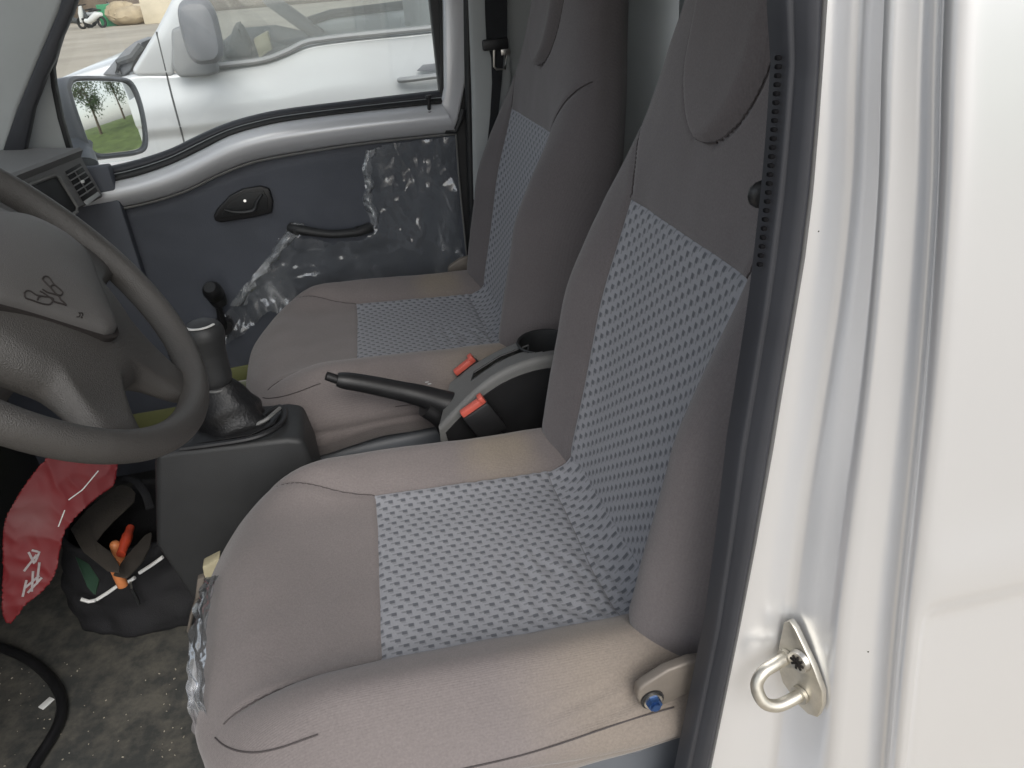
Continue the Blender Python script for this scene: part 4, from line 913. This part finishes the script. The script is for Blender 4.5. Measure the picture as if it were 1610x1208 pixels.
MB().box((sp0+sp1)/2+np.array([0, 0, -0.05]), (0.08, 0.034, 0.02), 0.002).build('slot_floor', 'rubber', rc)
hbk = thing('handbrake', 'black handbrake lever with push button end, lowered between the seats', 'handbrake', (0.1, 0.03, 0.38))
hpts = smooth_line([at(530, 597, 1, 0.03), at(570, 603, 1, 0.03), at(620, 613, 1, 0.03), at(660, 622, 1, 0.028), at(700, 634, 1, 0.025), at(735, 645, 1, 0.02)], 40)
def hbr(t): return float(np.interp(t, [0, 0.03, 0.08, 0.2, 0.5, 0.75, 1], [0.011, 0.013, 0.0142, 0.0148, 0.0165, 0.020, 0.025]))
grip = MB().tube(hpts, [hbr(k/39) for k in range(40)], seg=18, flat=1.0).build('grip', 'black_plastic', hbk)
b0 = at(513, 591, 1, 0.03); MB().tube([b0, b0*0.4+hpts[0]*0.6, hpts[0]], [0.0072, 0.0075, 0.0075], seg=14).build('release_button', 'black_plastic', hbk)
mb = MB(); pz = at(671, 601, 1, 0.012); mb.box(pz, (0.006, 0.001, 0.0015), 0.0003, seg=1); mb.box(pz+np.array([0.004, 0, -0.004]), (0.006, 0.001, 0.0015), 0.0003, seg=1); mb.build('mark', 'bulkhead_grey', grip)
MB().tube(smooth_line([at(668, 640, 1, 0.02), at(690, 655, 1, 0.02), at(705, 680, 1, 0.02)], 10), 0.02, seg=12, flat=0.8).build('lever_foot', 'black_plastic', hbk)
def buckle(pa, pb, Y, label):
    a, b = at(*pa, 1, Y), at(*pb, 1, Y); ax = unit(b-a); L = np.linalg.norm(b-a); sd = np.array([0, 1.0, 0]); sd = unit(sd-ax*np.dot(sd, ax)); up = np.cross(ax, sd); up = up if up[2] > 0 else -up
    Rm = rot_axes(ax, sd, np.cross(ax, sd)); t = thing('belt_buckle', label, 'buckle', (a+b)/2-up*0.03, 'seat belt buckles')
    s = 1 if np.dot(np.cross(ax, sd), up) > 0 else -1
    MB().box((a+b)/2-up*0.032, (L*1.08, 0.020, 0.060), 0.004, rot=Rm).build('body', 'black_plastic', t)
    r_ = MB().box((a+b)/2, (L, 0.013, 0.014), 0.003, rot=Rm).build('button', 'buckle_red', t)
    MB().box(b-ax*0.004+up*0.005, (0.009, 0.017, 0.012), 0.0025, rot=Rm).build('button_lug', 'buckle_red', r_)
    MB().tube([(a+b)/2-up*0.05, (a+b)/2-up*0.09+ax*0.01, (a+b)/2-up*0.16+ax*0.03], 0.010, seg=10, flat=0.4).build('stalk', 'black_plastic', t)
buckle((726, 653), (762, 628), -0.062, 'red-buttoned belt buckle standing beside the driver seat')
buckle((716, 588), (746, 564), 0.100, 'red-buttoned belt buckle standing beside the passenger seat')
# black coat hook on the side of the driver backrest
hk = MB(); h0 = at(1196, 306, 1, -0.53)
hk.loft([[h0+np.array([x, 0.0, 0])+np.array([0, r*math.cos(k)*0.6, r*math.sin(k)]) for k in np.linspace(0, 2*math.pi, 17)[:-1]] for x, r in ((-0.011, 0.002), (-0.009, 0.007), (-0.004, 0.0105), (0.004, 0.0125), (0.012, 0.013), (0.02, 0.013))]); ho = hk.build('belt_guide', 'black_plastic'); tag(ho, 'small black oval belt guide on the driver backrest by the seal', 'belt guide')
# ================================================================== FLOOR THINGS
MB().prism([(-0.83, -0.62, 0.001), (-0.16, -0.62, 0.001), (-0.16, 0.60, 0.001), (-0.83, 0.60, 0.001)], (0, 0, 0.006), bev=0.002).build('floor_mat', 'floor_mat')
tag(bpy.data.objects['floor_mat'], 'dirty black floor mat with dust and scraps in the footwell', 'floor mat')
mb = MB(); fl = [at(x, y, 2, 0.016) for x, y in ((-40, 1012), (0, 1018), (40, 1035), (75, 1062), (95, 1095), (95, 1130), (80, 1162), (62, 1190), (48, 1215), (40, 1260))]
tag(mb.tube(smooth_line(fl, 60), 0.0088, seg=10).build('cable', 'cable_black'), 'thick black cable curving over the dirty floor mat', 'cable')
c = at(73, 1106, 2, 0.0095); tag(MB().box(c, (0.022, 0.012, 0.003), 0.001, rot=np.array(Matrix.Rotation(0.9, 3, 'Z'))).build('paper_scrap', 'paper_white'), 'small white paper scrap lying beside the black cable', 'paper scrap')
mb = MB(); random.seed(4)
for k in range(90):
    x, y = random.uniform(-30, 290), random.uniform(1040, 1208); p = at(x, y, 2, 0.0082); s = random.uniform(0.0005, 0.0015)
    mb.box(p, (s*random.uniform(1, 2.5), s, s*0.7), 0.0, rot=np.array(Matrix.Rotation(random.uniform(0, 3), 3, 'Z')))
M('grit', (0.45, 0.41, 0.33), rough=0.9, var=0.4, vscale=30)
gr = mb.build('grit', 'grit', smooth=False); gr['kind'] = 'stuff'; gr['label'] = 'pale grit and crumbs scattered over the floor mat'; gr['category'] = 'grit'
# tool bag
bag = thing('tool_bag', 'black cloth tool bag with white reflective piping, open on the floor', 'bag', (-0.48, 0.14, 0.0))
def bagp(u, v):
    th = u*2*math.pi; ca, sa = math.cos(th), math.sin(th)
    rx, ry = 0.135+0.008*math.sin(5*v), 0.115
    x = -0.475+rx*sel(ca, 0.62)*(1-0.10*v); y = 0.185+ry*sel(sa, 0.62)*(1-0.15*v); z = 0.008+0.20*v+0.020*v*math.sin(2*th+1)
    p = np.array([x, y, z]); k = ns(p, 12, 2.0)*0.018+ns(p, 28, 6.0)*0.009
    return p+np.array([ca*k, sa*k, k*0.5*v])
P = np.array([[bagp(u, v) for u in np.linspace(0, 1, 73)[:-1]] for v in np.linspace(0, 1, 26)])
inner = np.array([[bagp(u, v)*0.93+0.07*np.array([-0.475, 0.185, bagp(u, v)[2]]) for u in np.linspace(0, 1, 73)[:-1]] for v in np.linspace(1, 0.25, 14)])
mb = MB(); mb.grid(np.concatenate([P, inner]), closed=True); n0 = len(mb.v); mb.f.append(tuple(range(n0-72, n0))); mb.f.append(tuple(range(72))[::-1]); bo = mb.build('bag_body', 'bag_black', bag, auto=False)
# folded brown flap and green lining
flp = [(108, 905-150), (150, 760), (205, 778), (190, 815), (150, 848), (120, 865)]
def cloth(name, px, z, mat, par, thick=0.004, amp=0.006):
    pts = [at(x, y, 2, z)+np.array([0, 0, amp*ns((x*0.01, y*0.01, 0), 9)]) for x, y in px]
    return MB().prism(resample(np.array(pts+pts[:1])[:-1], 24, closed=True), (0, 0, thick), bev=0.0015).build(name, mat, par)
cloth('flap', [(112, 835), (140, 800), (190, 765), (215, 772), (212, 792), (175, 825), (150, 850), (180, 875), (195, 905), (170, 900), (130, 868)], 0.232, 'bag_brown', bag)
cloth('lining', [(118, 875), (140, 888), (158, 915), (150, 938), (138, 925), (128, 900)], 0.205, 'bag_green', bag)
MB().tube(smooth_line([at(196, 752, 2, 0.235), at(214, 758, 2, 0.245), at(228, 776, 2, 0.24), at(236, 800, 2, 0.225)], 20), 0.007, seg=8, flat=0.35).build('strap', 'bag_black', bag)
cloth('flap', [(178, 905), (196, 880), (228, 842), (240, 838), (238, 862), (226, 885), (200, 912)], 0.212, 'bag_brown', bag)
dsh = [((127, 942), (150, 944)), ((152, 943), (185, 921)), ((196, 918), (212, 908)), ((219, 901), (256, 876)), ((267, 878), (284, 862))]
for a, b in dsh:
    m_ = ((a[0]+b[0])/2+1, (a[1]+b[1])/2+(3 if a[0] < 150 else 0)); MB().tube([at(x, y, 1, 0.064) for x, y in (a, m_, b)], 0.0032, seg=8).build('reflective_piping', 'reflective', bag)
zp = [at(x, y, 1, 0.060) for x, y in ((205, 915), (207, 925), (215, 940), (219, 950))]
zz_ = MB().tube(zp[:2], 0.002, seg=6).build('zip_slider', 'steel', bag); MB().tube(zp[1:], 0.0048, seg=6, flat=0.5).build('zip_pull', 'dark_plastic', bag)
t1 = MB().tube(smooth_line([at(205, 830, 2, 0.215), at(198, 850, 2, 0.218), at(190, 872, 2, 0.215)], 12), [0.007]*4+[0.009]*4+[0.0075]*4, seg=10).build('pliers', 'tool_red'); tag(t1, 'red handled pliers in the open black tool bag', 'pliers')
for (x, y, lab) in ((179, 853, 'orange capped tool end showing higher in the tool bag'), (178, 885, 'orange capped tool end showing lower in the tool bag')):
    p = at(x, y, 2, 0.222); tag(MB().loft([[p+np.array([r*math.cos(k), 0, 0])+np.array([0, r*math.sin(k), -d_]) for k in np.linspace(0, 6.2832, 15)[:-1]] for r, d_ in ((0.0085, 0.05), (0.009, 0.012), (0.0085, 0.004), (0.006, 0.0), (0.001, -0.002))]).build('screwdriver', 'tool_orange'), lab, 'screwdriver')
# red plastic packet with printed characters, leaning on the bag
rp_n = unit((0.25, -0.90, 0.36)); rp_c = at(90, 850, 1, 0.0)
pkx = [(88, 705), (128, 702), (182, 722), (183, 742), (177, 765), (150, 785), (118, 815), (101, 838), (94, 868), (86, 905), (66, 930), (40, 952), (14, 984), (2, 960), (4, 900), (5, 830), (22, 790), (52, 745)]
def red_mat():
    m = M('red_packet', (0.155, 0.011, 0.014), rough=0.5, var=0.15, vscale=12, spec=0.3)
    t = m.node_tree; n = t.nodes; L = t.links; b = n['Principled BSDF']; src = b.inputs['Base Color'].links[0].from_socket
    tc = n.new('ShaderNodeTexCoord'); dn = n.new('ShaderNodeVectorMath'); dn.operation = 'DISTANCE'; L.new(tc.outputs['Object'], dn.inputs[0]); dn.inputs[1].default_value = tuple(atp(48, 812, rp_c, rp_n))
    r = n.new('ShaderNodeMapRange'); r.interpolation_type = 'SMOOTHSTEP'; r.inputs['From Min'].default_value = 0.01; r.inputs['From Max'].default_value = 0.05; r.inputs['To Min'].default_value = 0.65; r.inputs['To Max'].default_value = 0.0; L.new(dn.outputs['Value'], r.inputs['Value'])
    mx = n.new('ShaderNodeMix'); mx.data_type = 'RGBA'; mx.inputs['B'].default_value = (0.19, 0.075, 0.075, 1); L.new(src, mx.inputs['A']); L.new(r.outputs[0], mx.inputs['Factor']); L.new(mx.outputs['Result'], b.inputs['Base Color'])
red_mat()
M('faded_print', (0.34, 0.30, 0.30), rough=0.6, var=0.2, vscale=120)
pe1 = unit(np.cross((0, 0, 1), rp_n)); pe2 = np.cross(rp_n, pe1); ro = atp(90, 850, rp_c, rp_n)
q2 = [((p-ro)@pe1, (p-ro)@pe2) for p in smooth_line([atp(x, y, rp_c, rp_n) for x, y in pkx+pkx[:1]], 120)]
ux0, ux1 = min(a for a, b in q2), max(a for a, b in q2); uy0, uy1 = min(b for a, b in q2), max(b for a, b in q2); st = 0.0022; idx = {}; vv = []; ff = []
def rv(i, j):
    if (i, j) not in idx:
        a, b = ux0+i*st, uy0+j*st
        # pull rim vertices onto the true outline so the cut edge is clean
        dmin, k = min((math.hypot(a-c[0], b-c[1]), n_i) for n_i, c in enumerate(q2))
        if dmin < st*0.9: a, b = q2[k]
        n1 = abs(noise.noise(Vector((a*16+b*9, b*13, 2.0))))+0.5*abs(noise.noise(Vector((a*40, b*34+a*12, 5.0)))); idx[(i, j)] = len(vv); vv.append(ro+a*pe1+b*pe2-rp_n*(0.006*n1+0.35*a*a))
    return idx[(i, j)]
for i_ in range(int((ux1-ux0)/st)+1):
    for j_ in range(int((uy1-uy0)/st)+1):
        if in_poly(ux0+(i_+0.5)*st, uy0+(j_+0.5)*st, q2): ff.append((rv(i_, j_), rv(i_+1, j_), rv(i_+1, j_+1), rv(i_, j_+1)))
pk_ = obj('red_packet', vv, ff, 'red_packet'); sdm = pk_.modifiers.new('thickness', 'SOLIDIFY'); sdm.thickness = 0.002
tag(pk_, 'glossy red printed packet leaning beside the black tool bag', 'packet')
_rb = BVHTree.FromPolygons([tuple(v) for v in vv], ff)
def on_pk(x, y):
    h = _rb.ray_cast(Vector(tuple(CAM)), Vector(tuple(ray(x, y)))); return np.array(h[0])+rp_n*0.0014 if h[0] is not None else atp(x, y, rp_c, rp_n)
def on_line(pts, n=8): return [on_pk(x, y) for x, y in resample(np.array(pts, float), n)]
mb = MB()
strokes = [[(38, 898), (58, 872)], [(45, 868), (54, 886)], [(50, 865), (62, 868), (55, 884)], [(36, 938), (42, 912)], [(40, 924), (62, 905)], [(44, 932), (66, 908)], [(52, 898), (50, 930)], [(62, 884), (58, 918)]]
for s_ in strokes: mb.tube(on_line(s_), 0.0018, seg=5, flat=0.3, ref=rp_n)
mb.build('printed_characters', 'faded_print', pk_)
mb = MB()
for s_ in ([(108, 786), (130, 770), (155, 740)], [(92, 828), (102, 802)]): mb.tube(on_line(s_, 14), 0.0009, seg=5, flat=0.4, ref=rp_n)
mb.build('printed_line', 'knob_print', pk_)
# seat adjuster bits at the cushion front corner and the loose wrapping
ad = thing('adjuster_bracket', 'cream taped metal bracket under the front corner of the driver cushion', 'bracket', at(318, 935, 1, -0.13))
YB = -0.14
MB().prism([at(x, y, 1, YB) for x, y in ((318, 892), (345, 878), (345, 905), (322, 913))], (0, 0.02, 0), bev=0.002).build('tape', 'cream_tape', ad)
MB().prism([at(x, y, 1, YB-0.004) for x, y in ((310, 912), (322, 908), (318, 935), (306, 948))], (0, 0.012, 0), bev=0.002).build('hinge', 'brown_metal', ad)
MB().tube([at(311, 940, 1, YB), at(302, 965, 1, YB), at(296, 992, 1, YB)], [0.006, 0.005, 0.004], seg=8, flat=0.6).build('rod', 'brown_metal', ad)
MB().prism([at(x, y, 1, 0.0) for x, y in ((336, 838), (358, 832), (360, 848), (338, 855))], (0, 0.03, 0), bev=0.003).build('slide_lever', 'grey_plastic', con)
MB().prism([at(x, y, 1, 0.0) for x, y in ((308, 858), (350, 848), (350, 890), (320, 905))], (0, 0.03, 0), bev=0.003).build('rail_end', 'base_grey', con)
# ================================================================== NEIGHBOURING WHITE VAN
YV = 1.75
M('neighbour_white', (0.66, 0.68, 0.70), rough=0.28, metal=0.15, coat=0.5)
M('neighbour_grey', (0.30, 0.31, 0.32), rough=0.5, var=0.08, vscale=8)
M('neighbour_dark', (0.10, 0.105, 0.11), rough=0.6, var=0.1, vscale=6)
nv_ = thing('parked_van', 'white van parked alongside, seen through the passenger window', 'van', (0.8, 2.4, gz))
tl_ = smooth_line([at(x, y, 1, YV) for x, y in ((40, 190), (110, 152), (204, 119), (270, 117), (350, 107), (412, 99), (449, 87), (484, 72), (549, 62), (688, 48), (800, 34))]+[np.array([1.4, YV, 0.93]), np.array([2.7, YV, 0.95])], 90)
zcr = at(300, 205, 1, YV)[2]; rows = []
for p in tl_:
    col = []
    for z in np.r_[p[2], p[2]-0.004, np.linspace(p[2]-0.015, zcr+0.03, 10), np.linspace(zcr+0.028, zcr-0.028, 12), np.linspace(zcr-0.04, -0.28, 14)]:
        y = YV+0.02*float(sm(z, zcr+0.05, p[2]))+0.022*(1-float(sm(z, zcr-0.026, zcr+0.02)))-0.035*(1-float(sm(z, -0.2, zcr-0.02)))
        col.append((p[0], y+(0.02 if z == p[2] else 0), z))
    rows.append(col)
mb = MB(); mb.grid(np.array(rows)); vb_ = obj('body_side', mb.v, mb.f, 'neighbour_white', nv_)
def vpoly(px, Y): return [at(x, y, 1, Y) for x, y in px]
_nb = BVHTree.FromPolygons([tuple(v.co) for v in vb_.data.vertices], [tuple(p.vertices) for p in vb_.data.polygons])
def on_side(x, y):
    h = _nb.ray_cast(Vector(tuple(CAM)), Vector(tuple(ray(x, y)))); return np.array(h[0]) if h[0] is not None else at(x, y, 1, YV+0.012)
MB().tube([on_side(*p[:2]) for p in smooth_line([(246, 50, 0), (258, 100, 0), (270, 150, 0), (289, 222, 0), (297, 262, 0)], 60)], 0.0032, seg=6).build('door_gap', 'neighbour_dark', vb_)
MB().prism(vpoly([(300, -60), (246, 46), (206, 112), (215, 120), (272, 119), (276, 70), (330, -60)], YV+0.01), (0, 0.06, 0), bev=0.012, seg=3).build('front_pillar', 'neighbour_white', nv_)
bs = [(350, 103), (412, 95), (449, 82), (480, 67), (509, 62), (549, 57), (688, 43), (800, 28)]
bsl = smooth_line([at(280, 112, 1, YV+0.01)]+[at(x, y, 1, YV+0.01) for x, y in bs], 50)
MB().tube(bsl, 0.012, seg=8, flat=0.8).build('belt_strip', 'neighbour_grey', nv_)
MB().prism(vpoly([(276, 114), (350, 103), (412, 95), (449, 82), (480, 67), (549, 57), (800, 28), (800, -90), (330, -90)], YV+0.035), (0, 0.004, 0)).build('window_pane', 'reflection_veil_glass', nv_)
# mirror of the neighbour
mh = MB(); mcn = at(316, 50, 1, YV-0.20)
def mring(s, y): return [mcn+np.array([0.052*s*sel(math.cos(k), 0.6), y, 0.088*s*sel(math.sin(k), 0.6)]) for k in np.linspace(0, 2*math.pi, 33)[:-1]]
mh.loft([mring(0.5, -0.055), mring(0.85, -0.045), mring(1.0, -0.02), mring(1.03, 0.03), mring(0.9, 0.06), mring(0.5, 0.07)])
M('mirror_grey', (0.22, 0.23, 0.25), rough=0.5, var=0.06, vscale=10); nm_ = mh.build('wing_mirror', 'mirror_grey', nv_)
MB().prism(vpoly([(272, 45), (285, 40), (340, 85), (347, 112), (330, 118), (285, 120), (274, 105)], YV-0.005), (0, -0.05, 0), bev=0.012, seg=3).build('mirror_base', 'neighbour_grey', nm_)
# door handle
hd = MB().tube(smooth_line([at(630, 126, 1, YV-0.012), at(642, 125, 1, YV-0.035), at(690, 119, 1, YV-0.04), at(712, 117, 1, YV-0.012)], 16), 0.016, seg=10, flat=0.6).build('door_handle', 'neighbour_grey', nv_)
MB().prism(vpoly([(655, 112), (665, 102), (700, 98), (700, 112)], YV-0.016), (0, 0.005, 0), bev=0.002).build('handle_cup', 'mirror_grey', hd)
# bonnet, cowl and wiper
MB().prism(vpoly([(30, 185), (70, 140), (88, 126), (176, 99), (206, 118), (170, 150)], YV+0.10), (0, 1.35, 0), bev=0.01).build('bonnet', 'neighbour_white', nv_)
MB().prism(vpoly([(160, 119), (176, 100), (196, 78), (212, 66), (224, 66), (219, 84), (205, 112), (195, 122)], YV+0.07), (0, 0.25, 0), bev=0.008).build('cowl', 'mirror_grey', nv_)
MB().tube(vpoly([(186, 116), (186, 98), (208, 90), (222, 72)], YV+0.06), 0.012, seg=6).build('wiper', 'neighbour_dark', nv_)
# what shows of its cabin
MB().box((1.1, YV+0.80, 1.36), (3.0, 1.5, 0.04), 0.02).build('roof', 'neighbour_white', nv_)
MB().prism(vpoly([(300, 130), (340, 70), (420, 62), (480, 75), (520, 110)], YV+0.35), (0, 1.0, 0), bev=0.02).build('dashboard', 'neighbour_dark', nv_)
MB().prism(vpoly([(352, 92), (368, 38), (378, 34), (392, 62), (398, 92)], YV+0.30), (0, 0.08, 0), bev=0.02, seg=3).build('steering_column', 'neighbour_dark', nv_)
MB().prism(vpoly([(398, 62), (420, 50), (428, 78), (408, 92)], YV+0.32), (0, 0.10, 0), bev=0.004).build('carton', 'cream_tape', nv_)
MB().tube(vpoly([(395, -40), (425, 0), (505, 58)], YV+1.45), 0.035, seg=10).build('far_pillar', 'neighbour_grey', nv_)
MB().prism(vpoly([(480, 40), (520, 26), (700, 6), (700, 48), (480, 75)], YV+1.5), (0, 0.04, 0), bev=0.01).build('far_door', 'neighbour_white', nv_)
MB().tube(vpoly([(484, 34), (520, 22), (700, 0)], YV+1.48), 0.02, seg=8).build('far_belt_strip', 'neighbour_dark', nv_)
MB().box(at(668, 20, 1, YV+0.75), (0.14, 0.45, 0.55), 0.05, seg=3).build('seat_back', 'neighbour_grey', nv_)
for xw, nm2 in ((-0.15, 'wheel'), (2.2, 'wheel')):
    w0 = np.array([xw, YV+0.0, gz+0.29]); MB().tube([w0+np.array([0, 0.0, 0]), w0+np.array([0, 0.17, 0])], 0.29, seg=28).build(nm2, 'rubber', nv_)
MB().box((1.1, YV+0.85, -0.05), (2.9, 1.35, 0.30), 0.03).build('floor_pan', 'neighbour_dark', nv_)
MB().box((2.70, YV+0.78, 0.55), (0.06, 1.45, 1.55), 0.03).build('tail', 'neighbour_white', nv_)
# ================================================================== YARD BEYOND: scooters, crate, sacks, wall
M('tyre', (0.02, 0.02, 0.02), rough=0.8); M('scooter_white', (0.7, 0.71, 0.7), rough=0.4); M('crate_green', (0.03, 0.22, 0.10), rough=0.5, var=0.15, vscale=3); M('sack_tan', (0.42, 0.34, 0.23), rough=0.9, var=0.2, vscale=2)
M('wall_brown', (0.14, 0.11, 0.085), rough=0.95, var=0.35, vscale=1.2); M('board_pale', (0.55, 0.48, 0.36), rough=0.8, var=0.15, vscale=1)
def gp(x, y): return at(x, y, 2, gz)
def scooter(px, py, face, mat, label, tw):
    o = gp(px, py); t = thing('scooter', label, 'scooter', o); ca, sa = math.cos(face), math.sin(face); fx = np.array([ca, sa, 0]); fy = np.array([-sa, ca, 0]); S = 1.0
    def q(a, b, c): return o+S*(a*fx+b*fy+np.array([0, 0, c]))
    for a in (-0.62, 0.62): MB().tube([q(a+0.22*math.cos(k), 0, 0.26+0.22*math.sin(k)) for k in np.linspace(0, 6.2832, 25)[:-1]], 0.06, seg=8, closed=True, ref=fy).build('wheel', 'tyre', t)
    MB().tube([q(-0.75, 0, 0.6), q(-0.45, 0, 0.58), q(-0.1, 0, 0.42), q(0.15, 0, 0.32), q(0.35, 0, 0.36)], [0.08, 0.17, 0.15, 0.12, 0.1], seg=10).build('body', mat, t)
    MB().tube([q(-0.75, 0, 0.78), q(-0.4, 0, 0.80), q(-0.05, 0, 0.74)], [0.06, 0.12, 0.07], seg=10, flat=0.5).build('saddle', 'tyre', t)
    MB().tube([q(0.62, 0, 0.3), q(0.5, 0, 0.7), q(0.4, 0, 1.02)], [0.06, 0.12, 0.07], seg=8).build('leg_shield', mat, t)
    MB().tube([q(0.36, -0.34, 1.06), q(0.42, 0, 1.04), q(0.36, 0.34, 1.06)], 0.025, seg=6).build('handlebar', 'tyre', t)
scooter(122, 46, 0.5, 'neighbour_dark', 'dark scooter parked at the far side of the yard', 0)
scooter(147, 45, 2.6, 'scooter_white', 'white scooter parked beside the green crate across the yard', 0)
scooter(166, 40, 0.2, 'neighbour_grey', 'grey scooter half hidden behind the green crate across the yard', 0)
c = gp(176, 41); cr_ = thing('green_crate', 'tall green plastic crate beside the scooters across the yard', 'crate', c)
for dx, dy, sx, sy in ((0, -0.34, 0.8, 0.05), (0, 0.34, 0.8, 0.05), (-0.38, 0, 0.05, 0.68), (0.38, 0, 0.05, 0.68)): MB().box(c+np.array([dx, dy, 0.5]), (sx, sy, 1.0), 0.02).build('side', 'crate_green', cr_)
MB().box(c+np.array([0, 0, 0.03]), (0.75, 0.65, 0.04), 0.01).build('bottom', 'crate_green', cr_)
def sack(px, py, s, lab):
    o = gp(px, py); P = np.array([[o+np.array([s[0]*math.cos(u)*math.cos(v), s[1]*math.sin(u)*math.cos(v), max(0, s[2]*(0.5+0.5*math.sin(v)))])*1.0+0.18*s[2]*ns((u*2, v*2, s[0]), 1.3)*np.array([math.cos(u), math.sin(u), 1])*math.cos(v) for u in np.linspace(0, 2*math.pi, 25)[:-1]] for v in np.linspace(-1.5, 1.5, 14)])
    tag(MB().grid(P, closed=True).build('sack', 'sack_tan'), lab, 'sack', 'sacks across the yard')
sack(196, 40, (0.7, 0.6, 1.1), 'slumped tan sack next to the green crate across the yard'); sack(213, 39, (0.9, 0.6, 0.85), 'slumped tan sack in front of the pale boards across the yard')
for k, (px, w, h, lab) in enumerate(((226, 1.3, 0.9, 'pale board leaning behind the tan sacks across the yard'), (252, 1.5, 1.1, 'wide pale board standing by the brown wall across the yard'))):
    o = gp(px, 37); MB().box(o+np.array([0, 0.3, h/2]), (w, 0.06, h), 0.01, rot=np.array(Matrix.Rotation(-0.12, 3, 'X'))).build('board', 'board_pale'); b_o = bpy.data.objects['board'] if k == 0 else bpy.data.objects['board.001']; tag(b_o, lab, 'board')
o = gp(190, 33)
tag(MB().box(o+np.array([0, 3.0, 1.2]), (60, 0.4, 2.4), 0.03).build('yard_wall', 'wall_brown'), 'low brown wall behind the scooters across the yard', 'wall')
# ================================================================== BEHIND: what the door mirror shows
M('grass', (0.10, 0.14, 0.035), rough=0.95, var=0.35, vscale=1.5, bump=0.8, bscale=20)
P = np.array([[[x, y, gz+0.02+1.1*float(sm(x, 9, 22))+0.10*ns((x, y, 0), 0.6)] for y in np.linspace(-30, 60, 60)] for x in np.linspace(8, 60, 40)])
gb_ = MB().grid(P, flip=True).build('grass_bank', 'grass'); gb_['kind'] = 'structure'
M('leaf', (0.05, 0.09, 0.025), rough=0.7, var=0.4, vscale=3); M('bark', (0.12, 0.09, 0.065), rough=0.9, var=0.2, vscale=6)
def tree(o, h, seed, label):
    rnd = random.Random(seed); o = np.array(o, float); t = thing('tree', label, 'tree', o)
    mb = MB(); top = o+np.array([0.1, 0.1, h*0.85]); mb.tube([o, o*0.6+top*0.4, top], [0.13, 0.09, 0.03], seg=8); tips = []
    for k in range(9):
        b = o*(1-0.35-0.06*k)+top*(0.35+0.06*k); e = b+np.array([rnd.uniform(-1, 1), rnd.uniform(-1, 1), rnd.uniform(0.3, 0.9)])*h*0.24; mb.tube([b, e], [0.04, 0.012], seg=5); tips += [e, (b+e)/2]
    mb.build('trunk', 'bark', t); V = []; F = []
    for e in tips+[top]:
        for k in range(110):
            c = e+np.array([rnd.gauss(0, 1), rnd.gauss(0, 1), rnd.gauss(0, 0.8)])*h*0.075; a = np.array([rnd.gauss(0, 1) for _ in range(3)]); b = np.array([rnd.gauss(0, 1) for _ in range(3)]); s = 0.09/np.linalg.norm(a); s2 = 0.05/np.linalg.norm(b)
            i = len(V); V += [c-a*s, c+b*s2, c+a*s, c-b*s2]; F.append((i, i+1, i+2, i+3))
    obj('crown', V, F, 'leaf', t, smooth=False)
tree((17, 2.2, gz+0.7), 4.2, 1, 'slim roadside tree on the grass bank, reflected in the door mirror'); tree((21, 5.6, gz+1.05), 4.8, 2, 'fuller tree higher on the grass bank, reflected in the door mirror')
# ================================================================== LOOSE WRAPPING ROUND THE DRIVER SEAT BASE
fl_ = [(338, 900), (326, 930), (318, 965), (312, 1000), (308, 1040), (306, 1080), (310, 1110), (318, 1145), (335, 1175), (352, 1198), (380, 1222)]
fr_ = [(344, 905), (336, 935), (330, 970), (326, 1005), (322, 1045), (322, 1085), (326, 1115), (340, 1150), (362, 1178), (390, 1202), (430, 1228)]
YW = [-0.155, -0.19, -0.23, -0.27, -0.31, -0.35, -0.38, -0.415, -0.45, -0.49, -0.53]
A = smooth_line([at(x-10, y+6, 0, -0.243-0.0*i) for i, (x, y) in enumerate(fl_)], 80)
B = smooth_line([at(x, y, 0, -0.225) for x, y in fr_], 80)
P = np.array([[A[i]*(1-t)+B[i]*t+np.array([-0.010*abs(ns((i*0.09, t*2, 1), 1.7))-0.003*ns((i*0.16, t*3, 2), 1.5), 0, 0.002*ns((i*0.12, t*3, 5), 1.5)]) for t in np.linspace(0, 1, 12)] for i in range(80)])
tag(obj('wrapping', MB().grid(P).v, MB().grid(P).f, 'wrap'), 'strip of crumpled clear wrapping round the front edge of the driver seat base', 'plastic film')
